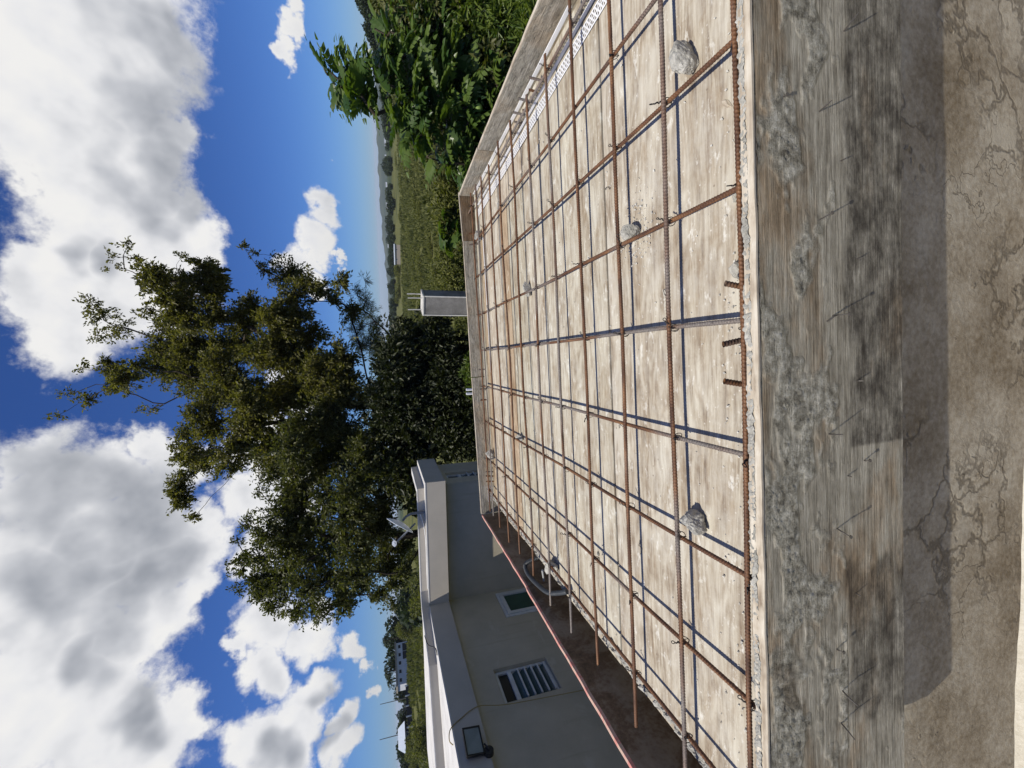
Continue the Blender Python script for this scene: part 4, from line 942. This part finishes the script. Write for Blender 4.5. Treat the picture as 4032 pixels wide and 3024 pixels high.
def tree(name, label, base, top, clumps, leafm, n_per, llen, lwid, seed, group=None, rk=.075, droop=.3, twig=True, spread=1.25):
    g = np.random.default_rng(seed); q = random.Random(seed)
    o = thing(name, base, label, 'tree', group); inv = Matrix.Translation(-Vector(base))
    nodes, par, wt = skeleton(base, clumps, seed, top)
    mb = MB()
    for k in range(1, len(nodes)):
        a = nodes[par[k]]; b = nodes[k]; ra = max(.006, rk * math.sqrt(max(wt[par[k]], wt[k]))); rb = max(.005, rk * math.sqrt(wt[k]))
        mb.tube([a, b], [min(ra, rb * 1.35), rb], 6 if rb > .03 else 4, False)
    P = []; D = []
    for (x, y, z, r, dn) in clumps:
        c = np.array([x, y, z]); nt = max(5, int(34 * r * r / .16 * dn)); nl = max(4, int(n_per * dn))
        for _ in range(nt):
            d = g.normal(0, 1, 3); d /= np.linalg.norm(d); d[2] += .15; ln = r * spread * g.uniform(.35, 1.0) ** .7
            s0 = c + g.normal(0, .22, 3) * r; e = s0 + d * ln + np.array([0, 0, -.12 * ln])
            if twig: mb.tube([tuple(s0), tuple((s0 + e) / 2 + np.array([0, 0, .04 * ln])), tuple(e)], [.005, .004, .002], 3, False)
            t = g.uniform(.15, 1.05, nl)[:, None]; P.append(s0 + (e - s0) * t + g.normal(0, .045, (nl, 3))); D.append(np.repeat(d[None], nl, 0))
    link('trunk', mb.mesh('trunk', M_BARK, True), o, inv)
    V, F, at = leaf_arrays(np.vstack(P), np.vstack(D), llen, lwid, seed + 1, droop)
    link('crown', fastmesh('crown', V, F, leafm, at), o, inv)
    return o
tree('tall_tree', 'tall open crowned tree with olive leaves rising above the house', (-2.1, 15.2, -4.0), (-1.5, 15.6, 2.2), thicken(T1, 1, 2.2, .4), L_OLIVE, 27, .120, .060, 21, rk=.034)
tree('broad_tree', 'dense round crowned tree behind the satellite dish', (-5.6, 13.6, -4.0), (-5.6, 13.4, .6), thicken(T2, 2, 2.2, .45), L_DARK, 27, .110, .058, 22, rk=.034)
tree('understorey_tree', 'low tree with shade-darkened leaves between the column and the house', (-1.8, 12.2, -4.0), (-1.9, 12.0, -1.2), thicken(T4, 3, 2.2, .9), L_SHADE, 36, .12, .062, 23, rk=.034)
tree('feathery_tree', 'pale feathery tree with thin drooping leaves behind the tall tree', (.6, 19.2, -4.3), (.5, 19.0, -1.4), T3, L_FINE, 26, .22, .014, 24, droop=.5, rk=.04)

# ------------------------------------------------------------------ breadfruit: big lobed leaves, each a part
def lobed_leaf(seed):
    q = random.Random(seed); n = 5; L = .60; fs = []
    mid = [(0, 0, 0)] + [(L * (k + .8) / (n + .8), 0, .05 * math.sin((k + .8) / (n + .8) * 2.2) - .12 * ((k + .8) / (n + .8)) ** 2) for k in range(n + 1)]
    vs = list(mid)
    for side in (-1, 1):
        for k in range(n):
            t0 = (k + .5) / n; w = .215 * (math.sin(math.pi * (.20 + .74 * t0)) ** .7) * q.uniform(.9, 1.06)
            x0, x1, z = mid[k][0], mid[k + 1][0], mid[k + 1][2]; a = .07 * L * (1.2 - t0 * .4)
            dz = lambda u: z + .05 * u - .12 * u * u
            m1 = (x0 + .25 * a + .012, side * w * .45, dz(.45)); m2 = (x1 + .55 * a - .006, side * w * .42, dz(.42))
            s1 = (x0 + .9 * a + .020, side * w * .80, dz(.8)); s2 = (x1 + 1.25 * a + .004, side * w * .78, dz(.78)); tp = (x1 + 1.75 * a, side * w * 1.04, dz(1.05))
            b = len(vs); vs += [m1, m2, s1, s2, tp]
            f = [(k, k + 1, b + 1, b), (b, b + 1, b + 3, b + 2), (b + 2, b + 3, b + 4)]; fs += f if side > 0 else [u[::-1] for u in f]
    e = len(mid) - 1; b = len(vs); x, _, z = mid[-1]
    vs += [(x + .02, .045, z), (x + .085, .028, z - .03), (x + .13, 0, z - .06), (x + .085, -.028, z - .03), (x + .02, -.045, z)]
    fs += [(e, b + 2, b + 1, b), (e, b + 4, b + 3, b + 2)]
    vs += [(-.10, .004, 0), (-.10, -.004, 0), (0, .005, 0), (0, -.005, 0)]; c = len(vs) - 4; fs += [(c, c + 1, c + 3, c + 2)]
    me = MB().add(vs, fs).mesh('leaf', L_BREAD)
    at = me.attributes.new('var', 'FLOAT', 'POINT'); at.data.foreach_set('value', np.full(len(vs), q.random() * .8, np.float32))
    return me
LM = [lobed_leaf(s) for s in range(5)]
def place_leaves(o, base, tips, n, seed, sc=(.7, 1.1), meshes=LM, name='leaf', cap=300, droop=.15):
    q = random.Random(seed); c = 0
    for (tp, dr, m) in tips:
        for k in range(m):
            if c >= cap: return
            a = k * 2.4 + q.random(); el = q.uniform(-.75, .55) - droop
            d = Vector((math.cos(a) * math.cos(el), math.sin(a) * math.cos(el), math.sin(el))) + Vector(dr) * .5; d.normalize()
            X = d; Y = Vector((0, 0, 1)).cross(X); Y.normalize(); Z = X.cross(Y)
            M = Matrix((X, Y, Z)).transposed().to_4x4(); p = Vector(tp) + Vector(dr) * -.05 * k - Vector(base) + X * .10
            s_ = q.uniform(*sc)
            link(name, meshes[q.randrange(len(meshes))], o, Matrix.Translation(p) @ M @ Matrix.Rotation(q.uniform(-.7, .7), 4, 'X') @ Matrix.Scale(s_, 4)); c += 1
def breadfruit(label, base, top, tips, seed, sc=(.7, 1.1), per=8):
    o = thing('breadfruit_tree', base, label, 'tree'); q = random.Random(seed)
    cl_ = [(*t, .25, 1) for t in tips]; nodes, par, wt = skeleton(base, cl_, seed, top, wob=.2); mb = MB()
    for k in range(1, len(nodes)): mb.tube([nodes[par[k]], nodes[k]], [max(.013, .055 * math.sqrt(wt[par[k]])) if wt[par[k]] < 3 * wt[k] + .01 else max(.012, .055 * math.sqrt(wt[k])), max(.011, .055 * math.sqrt(wt[k]))], 6, False)
    link('trunk', mb.mesh('trunk', M_BARK, True), o, Matrix.Translation(-Vector(base)))
    tt = []
    for t in tips:
        d = (Vector(t) - Vector(top)); d.normalize(); tt.append((t, tuple(d), per))
    place_leaves(o, base, tt, per, seed + 3, sc)
    return o
BT = [(5.50, 9.0, 1.70), (5.40, 8.9, 1.50), (5.20, 8.8, 1.45), (5.40, 8.7, 1.25), (5.65, 8.9, 1.30), (5.05, 8.7, 1.10),
      (4.95, 8.45, .62), (5.25, 8.3, .55), (4.65, 8.5, .45), (4.35, 8.5, .40), (5.0, 8.2, .20), (5.4, 8.2, .10), (4.7, 8.3, .05), (4.4, 8.4, -.05), (4.9, 8.1, -.30), (5.2, 8.1, -.45), (4.5, 8.2, -.45), (4.2, 8.3, .12), (5.7, 8.4, .35), (5.8, 8.5, -.05), (4.75, 8.05, -.8), (5.3, 8.1, -.95), (4.35, 8.2, -.9), (5.7, 8.2, -.6)]
breadfruit('breadfruit tree with big lobed leaves, its top shoot standing against the sky', (5.3, 9.2, -4.3), (5.35, 8.9, -.6), BT, 41, (.62, 1.0), 11)
BT2 = [(3.95, 8.3, -.15), (3.7, 8.2, -.45), (3.85, 8.1, -.75), (3.55, 8.25, -.85), (4.1, 8.1, -1.1), (3.6, 8.1, -1.2), (4.0, 8.4, -.5)]
BT3 = [(6.2, 9.3, .75), (6.6, 9.2, .55), (6.0, 9.0, .45), (6.9, 9.4, .75), (6.4, 8.9, .15), (6.9, 9.0, .1), (6.1, 8.7, -.15), (6.6, 8.6, -.4), (7.2, 9.2, .3), (6.0, 8.4, -.75), (6.4, 8.3, -1.0), (7.0, 8.7, -.6), (5.8, 8.1, -1.25), (5.2, 7.9, -1.35), (4.6, 7.9, -1.35)]
breadfruit('breadfruit tree with lobed leaves filling the corner behind the long grey side board', (6.4, 9.6, -4.3), (6.4, 9.2, -1.2), BT3, 47, (.6, .95), 12)
breadfruit('smaller breadfruit shoot with lobed leaves beside the pasture', (3.9, 8.9, -4.3), (3.85, 8.5, -1.6), BT2, 43, (.5, .85), 11)
fr = thing('breadfruit', (4.72, 7.95, -1.02), 'round green breadfruit hanging among the lobed leaves', 'fruit')
bm = bmesh.new(); bmesh.ops.create_icosphere(bm, subdivisions=3, radius=.075)
me = bpy.data.meshes.new('flesh'); bm.to_mesh(me); bm.free(); me.materials.append(plain('green_fruit', (.16, .24, .05), .6)); link('flesh', me, fr)
link('stalk', MB().tube([(0, 0, .07), (.01, .02, .16)], .008, 6).mesh('stalk', M_BARK), fr)

# palmate shrub in the pasture edge
def palmate(seed):
    q = random.Random(seed); vs = [(0, 0, 0)]; fs = []; n = 9
    for k in range(n):
        a = 2 * math.pi * (k + .3) / n * .92; L = .24 * q.uniform(.8, 1.1); c, s_ = math.cos(a), math.sin(a); b = len(vs)
        for t, w in ((.35, .035), (.75, .05), (1, 0)):
            z = .03 * t - .08 * t * t
            vs += [(L * t * c - w * s_, L * t * s_ + w * c, z), (L * t * c + w * s_, L * t * s_ - w * c, z)]
        fs += [(0, b + 1, b), (b, b + 1, b + 3, b + 2), (b + 2, b + 3, b + 5, b + 4)]
    me = MB().add(vs, fs).mesh('leaf', L_BREAD); a = me.attributes.new('var', 'FLOAT', 'POINT'); a.data.foreach_set('value', np.full(len(vs), .2, np.float32)); return me
PM = [palmate(s) for s in (1, 2)]
def palm_shrub(base, pts, label, seed):
    o = thing('palmate_shrub', base, label, 'shrub'); mb = MB(); q = random.Random(seed)
    for p in pts:
        mb.tube([(0, 0, 0), tuple((Vector(p) - Vector(base)) * .6 + Vector((0, 0, .1))), tuple(Vector(p) - Vector(base))], [.03, .018, .008], 5, False)
        link('leaf', PM[q.randrange(2)], o, Matrix.Translation(Vector(p) - Vector(base)) @ Matrix.Rotation(q.uniform(0, 6), 4, 'Z') @ Matrix.Rotation(q.uniform(.2, .9), 4, 'X') @ Matrix.Scale(q.uniform(.8, 1.2), 4))
    link('stem', mb.mesh('stem', M_BARK), o)
palm_shrub((2.6, 9.4, -4.2), [(2.5, 9.2, -.42), (2.82, 9.15, -.50), (2.9, 9.2, -.62), (2.6, 9.1, -.62), (2.72, 9.2, -.40), (2.52, 9.1, -.75), (2.35, 9.2, -.55), (3.05, 9.2, -.5), (2.78, 9.05, -.78), (2.45, 9.05, -.88)], 'shrub with hand shaped glossy leaves beyond the brown corner board', 7)

# ------------------------------------------------------------------ shrubs and far trees
def crown_mesh(name, seed, n, r, ll, lw, m, blobs=7, flat=.8):
    g = np.random.default_rng(seed); P = []; D = []
    for _ in range(blobs):
        c = g.normal(0, .42, 3) * r; c[2] = abs(c[2]) * flat + .35 * r; rr = r * g.uniform(.3, .55); k = n // blobs
        d = g.normal(0, 1, (k, 3)); d /= np.linalg.norm(d, axis=1, keepdims=True)
        P.append(c + d * rr * g.uniform(.55, 1.05, (k, 1)) ** .5); D.append(d)
    V, F, at = leaf_arrays(np.vstack(P), np.vstack(D), ll, lw, seed + 5, .2); return fastmesh(name, V, F, m, at)
CR_FIELD = [crown_mesh('foliage', 60 + i, 1500, 1.0, .17, .08, L_FIELD) for i in range(4)]
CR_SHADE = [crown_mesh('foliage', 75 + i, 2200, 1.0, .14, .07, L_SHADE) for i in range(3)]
CR_DARK = [crown_mesh('foliage', 70 + i, 1700, 1.0, .15, .07, L_DARK) for i in range(3)]
CR_BRIGHT = [crown_mesh('foliage', 80 + i, 900, 1.0, .26, .055, L_BRIGHT) for i in range(3)]
CR_FAR = [crown_mesh('foliage', 90 + i, 700, 1.0, .30, .22, L_FAR, 8, 1.0) for i in range(4)]
STEM = MB().tube([(0, 0, -1.2), (.03, .02, 0), (0, 0, .6)], [.07, .05, .03], 6).mesh('stem', M_BARK)
def shrub(x, y, z, s, crowns, label, group, name='shrub', cat='shrub', sz=None, seed=0):
    o = thing(name, (x, y, z), label, cat, group, rz=rng.uniform(0, 6.28)); sz = sz or s
    link('foliage', crowns[rng.randrange(len(crowns))], o, Matrix.Diagonal((s, s, sz, 1)))
    link('stem', STEM, o, Matrix.Diagonal((s, s, sz, 1)))
    return o
def pol(az, r): return r * math.sin(R(az)), r * math.cos(R(az))
lz = lambda x, y: float(land_z(np.array(x), np.array(y)))
# bushes just outside the deck
for x, y, z, s in ((6.3, 8.0, -1.9, .75), (6.9, 8.6, -1.2, .8), (6.0, 7.4, -2.4, .8), (6.6, 7.2, -2.7, .9), (5.6, 7.1, -2.9, .8), (7.4, 8.2, -1.7, .9)):
    shrub(x, y, z, s, CR_BRIGHT, 'bush with long bright green leaves beside the side board', 'bright bushes beside the side board')
for x, y, z, s in ((6.6, 9.2, -.6, .85), (7.3, 9.8, -.55, .95), (5.7, 9.6, -1.4, 1.0), (4.9, 9.4, -1.6, 1.0), (4.3, 9.3, -1.9, .9), (5.3, 8.9, -2.4, 1.1), (4.6, 8.7, -2.7, 1.0), (6.2, 9.3, -1.9, 1.1), (7.2, 9.2, -2.2, 1.2), (5.9, 8.7, -3.0, 1.1), (3.9, 8.8, -2.6, .8), (5.0, 8.4, -3.4, 1.0)):
    shrub(x, y, z, s, CR_DARK, 'dark bush under the breadfruit tree', 'dark bushes under the breadfruit tree')
for x, y, z, s in ((2.0, 9.6, -.95, .5), (2.3, 9.4, -1.4, .55), (1.8, 10, -1.4, .55), (3.2, 9.8, -1.5, .55), (2.7, 10.2, -1.6, .6), (1.5, 11, -1.9, .7), (1.7, 9.3, -.95, .5), (2.95, 9.5, -1.15, .6), (3.45, 9.4, -1.1, .55), (2.4, 9.9, -1.1, .6), (3.9, 10.2, -1.2, .75), (1.45, 9.9, -1.5, .6)):
    shrub(x, y, z, s, CR_FIELD, 'leafy bush behind the far form board', 'bushes behind the far board')
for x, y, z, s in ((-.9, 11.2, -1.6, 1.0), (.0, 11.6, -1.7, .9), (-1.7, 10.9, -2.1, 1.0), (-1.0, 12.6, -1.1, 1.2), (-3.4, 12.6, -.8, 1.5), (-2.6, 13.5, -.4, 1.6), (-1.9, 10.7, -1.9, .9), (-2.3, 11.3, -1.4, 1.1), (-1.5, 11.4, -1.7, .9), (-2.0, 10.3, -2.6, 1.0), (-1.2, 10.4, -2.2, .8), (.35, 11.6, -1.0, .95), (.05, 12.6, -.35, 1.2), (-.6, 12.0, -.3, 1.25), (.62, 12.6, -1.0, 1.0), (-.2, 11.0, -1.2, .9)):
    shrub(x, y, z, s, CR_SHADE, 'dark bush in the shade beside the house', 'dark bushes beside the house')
shrub(-.42, 9.6, -1.4, .45, CR_BRIGHT, 'bright green bush in the dark gap left of the column', None)
# pasture shrubs
k = 0
while k < 120:
    az = rng.uniform(2, 42); r = 16 * (190 / 16) ** rng.random(); x, y = pol(az, r)
    if mnoise.noise(Vector((x * .05, y * .035, 3))) < .02: continue
    if az > 27 and r < 40: continue
    s = rng.uniform(.25, 1.0) ** 1.5 * 1.3 * (1 + r / 90); shrub(x, y, lz(x, y) - .15 * s, s, CR_FIELD, 'rounded shrub in the green pasture', 'pasture shrubs', sz=s * rng.uniform(.35, .75)); k += 1
# tree belt beyond the pasture
for i in range(95):
    az = rng.uniform(3, 34); r = rng.uniform(240, 430); x, y = pol(az, r); s = rng.uniform(1.8, 3.6)
    shrub(x, y, lz(x, y) + s * .15, s, CR_FAR, 'dark tree in the wooded belt beyond the pasture', 'trees beyond the pasture', 'distant_tree', 'tree', s * rng.uniform(.7, 1.1))
# trees on the right-hand rise
for i in range(16):
    az = 33.8 + i * .55 + rng.uniform(-.2, .2); r = rng.uniform(135, 160); x, y = pol(az, r); s = rng.uniform(1.6, 2.6)
    shrub(x, y, lz(x, y) + .1, s, CR_FAR, 'dark tree on the grassy rise', 'trees on the grassy rise', 'rise_tree', 'tree')
# hillside on the house side
for i in range(26):
    az = rng.uniform(-44, -31); r = rng.uniform(30, 92); x, y = pol(az, r); s = rng.uniform(.3, .8)
    shrub(x, y, lz(x, y), s, CR_FIELD, 'small bush in the grass below the white hillside house', 'small bushes below the white house', 'grass_bush', 'bush', s * .6)
for i in range(60):
    az = rng.uniform(-47, -24); r = rng.uniform(60, 150); x, y = pol(az, r)
    if -41.5 < az < -33 and r < 118: continue
    s = rng.uniform(.8, 2.2); shrub(x, y, lz(x, y), s, CR_FAR if r > 95 else CR_FIELD, 'bush on the green hillside behind the house roof', 'hillside bushes', 'hillside_bush', 'bush')
for i in range(34):
    az = rng.uniform(-60, -26); r = rng.uniform(300, 600); x, y = pol(az, r); s = rng.uniform(4, 7)
    shrub(x, y, lz(x, y) + s * .1, s, CR_FAR, 'far tree on the skyline behind the white hillside house', 'far skyline trees', 'skyline_tree', 'tree')
for az, r, s in ((-31, 62, 2.6), (-29.5, 56, 2.2), (-33.3, 118, 3.4), (-35.2, 116, 2.8), (-32.4, 90, 2.2), (-43.5, 70, 2.0), (-45.5, 60, 1.8)):
    x, y = pol(az, r); shrub(x, y, lz(x, y) + .4, s, CR_FIELD if s < 2.5 else CR_FAR, 'large tree on the hillside by the white house', 'large hillside trees', 'hillside_tree', 'tree')
def palm(az, r, h):
    x, y = pol(az, r); o = thing('palm_tree', (x, y, lz(x, y)), 'palm tree rising beside the white hillside house', 'palm', 'palms by the white house')
    mb = MB().tube([(0, 0, 0), (.2, 0, h * .5), (.1, 0, h)], [.2, .14, .12], 7); link('trunk', mb.mesh('trunk', M_BARK), o)
    P = []; D = []; g = np.random.default_rng(int(h * 10))
    for k in range(17):
        a = k * 2.4; el = g.uniform(-.4, 1.0); 
        for t in np.linspace(.1, 1, 16):
            d = np.array([math.cos(a) * math.cos(el), math.sin(a) * math.cos(el), math.sin(el) - t * .9]); P.append(np.array([.1, 0, h]) + d * t * 1.9); D.append(np.array([math.cos(a), math.sin(a), -.5]))
    V, F, at = leaf_arrays(np.array(P), np.array(D), .75, .16, 3, .5); link('fronds', fastmesh('fronds', V, F, L_FAR, at), o)
palm(-33.6, 112, 5.2); palm(-36.6, 114, 4.8); palm(-37.4, 116, 4.2)

# ------------------------------------------------------------------ far buildings
def simple_house(name, az, r, L, Dp, h, label, wallm, roofm, nw=4, zoff=0, facing=0., flat=True, carport=False):
    x, y = pol(az, r); o = thing(name, (x, y, lz(x, y) - .3 + zoff), label, 'house', rz=R(-az) + facing)
    P = lambda n, mb, m, par=None: link(n, mb.mesh(n, m), par or o)
    P('wall', MB().box(-L / 2, L / 2, 0, Dp, 0, h), wallm)
    if flat: P('roof', MB().box(-L / 2 - .25, L / 2 + .25, -.25, Dp + .2, h + .002, h + .26), roofm)
    else: P('roof', MB().add([(-L / 2 - .4, -.5, h), (L / 2 + .4, -.5, h), (L / 2 + .4, Dp + .5, h), (-L / 2 - .4, Dp + .5, h), (-L / 2, Dp / 2, h + 1.3), (L / 2, Dp / 2, h + 1.3)], [(0, 1, 5, 4), (2, 3, 4, 5), (1, 2, 5), (3, 0, 4), (3, 2, 1, 0)]), roofm)
    for k in range(nw):
        xx = -L / 2 + L * (k + .5) / nw
        w_ = P('window', MB().box(xx - .38, xx + .38, -.03, -.002, h * .62, h * .86), M_FRAME); link('pane', MB().box(xx - .30, xx + .30, -.045, -.031, h * .65, h * .83).mesh('pane', M_DARKWALL), w_)
    if carport:
        for k in (0, 1): P('bay_shade_panel', MB().box(L * (.08 + .2 * k), L * (.08 + .2 * k) + 1.4, -.03, -.003, .1, h * .5), M_DARKWALL)  # dark panels on the solid wall, coloured as the shade inside the bays
    return o
simple_house('hillside_house', -36.0, 104, 7.4, 5, 2.5, 'white flat roofed house on the hillside behind the roof curb', M_WHITEH, M_TANWALL, 5, .2, .25, carport=True)
simple_house('farm_shed', -42.3, 105, 3.2, 3, 1.5, 'small shed with pale tin roof on the hillside', M_DARKWALL, M_TIN, 1, .1, .3, False)
simple_house('pasture_shed', 13.7, 178, 7.5, 5, 2.2, 'grey shed with white roof in the pasture', M_TANWALL, M_TIN, 2, .1, 0)
simple_house('rise_house', 38.9, 170, 7, 5, 2.4, 'house with red roof on the grassy rise', M_WHITEH, M_REDROOF, 3, .1, 0, False)
for i in range(14):
    az = rng.uniform(9, 30); r = rng.uniform(900, 1900)
    h_ = simple_house('village_house', az, r, rng.uniform(9, 16), 8, 4, 'tiny pale house of the far village below the hills', M_WHITEH, M_WHITEH, 0, .5); h_['group'] = 'far village houses'
cp = thing('block_wall', (*pol(-40, 98), lz(*pol(-40, 98)) - .1), 'low dark block wall with pale posts on the hillside', 'wall', rz=R(40) + .3)
link('panel', MB().box(-3.2, 3.2, 0, .15, 0, 1.0).mesh('panel', M_DARKWALL), cp)
for k in range(5): link('post', MB().box(-3.2 + k * 1.6 - .1, -3.2 + k * 1.6 + .1, -.12, -.005, 0, 1.15).mesh('post', M_WHITEH), cp)
for az, r in ((-39.3, 120), (-42.2, 110)):
    x, y = pol(az, r); tag(MB().tube([(0, 0, 0), (.05, 0, 6.0)], [.10, .06], 7).build('utility_pole', M_POLE, None, Matrix.Translation((x, y, lz(x, y)))), 'utility pole on the hillside skyline', 'pole', 'utility poles on the hillside')

# ------------------------------------------------------------------ rough grass and weeds of the pasture
def grass(n, seed, a0, a1, r0, r1):
    g = np.random.default_rng(seed); az = np.radians(g.uniform(a0, a1, n)); r = r0 * (r1 / r0) ** (g.random(n) ** .8)
    x = r * np.sin(az); y = r * np.cos(az)
    cl = np.array([mnoise.noise(Vector((a * .16, b * .16, 2))) + .5 * mnoise.noise(Vector((a * .5, b * .5, 5))) for a, b in zip(x, y)])
    k = cl > -.25; x, y, r, cl = x[k], y[k], r[k], cl[k]; n = len(x); z = land_z(x, y)
    h = (.12 + .38 * np.clip(cl + .25, 0, 1)) * g.uniform(.5, 1.4, n) * (1 + r / 120); w = .06 * (1 + r / 26) * g.uniform(.7, 1.4, n)
    a = g.uniform(0, 6.28, n); dx, dy = np.cos(a) * w, np.sin(a) * w; lx, ly = g.normal(0, .25, n) * h, g.normal(0, .25, n) * h
    V = np.stack([np.stack([x - dx, y - dy, z - .1], 1), np.stack([x + dx, y + dy, z - .1], 1), np.stack([x + dx * .8 + lx * .5, y + dy * .8 + ly * .5, z + h * .6], 1), np.stack([x + lx, y + ly, z + h], 1)], 1).reshape(-1, 3)
    i = np.arange(n)[:, None] * 4; F = np.concatenate([i + [0, 1, 2], i + [0, 2, 3]], 1).reshape(-1, 3)
    return fastmesh('rough_grass', V, F, L_FIELD, np.repeat(np.clip(.45 - cl * .5 + g.normal(0, .18, n), 0, .99), 4))
tag(link('rough_grass', grass(80000, 5, -1, 33, 13, 150)), 'rough grass and weeds of the pasture', kind='stuff')
tag(link('hillside_grass', grass(30000, 6, -47, -27, 25, 110)), 'rough grass of the hillside below the white house', kind='stuff')

# ------------------------------------------------------------------ the air
hz = MB().box(-7000, 7000, -7000, 7000, -110, 15.5).build('haze', None)
hm = bpy.data.materials.new('haze'); hm.use_nodes = True; ht = NT(hm.node_tree); ht.n.clear()
ho = ht.new('ShaderNodeOutputMaterial'); hv = ht.new('ShaderNodeVolumePrincipled')
hv.inputs['Color'].default_value = (.80, .88, 1.0, 1); hv.inputs['Density'].default_value = 1.3e-4
ht.l.new(hv.outputs[0], ho.inputs['Volume']); hz.data.materials.append(hm)
tag(hz, 'thin blue distance haze', kind='stuff')
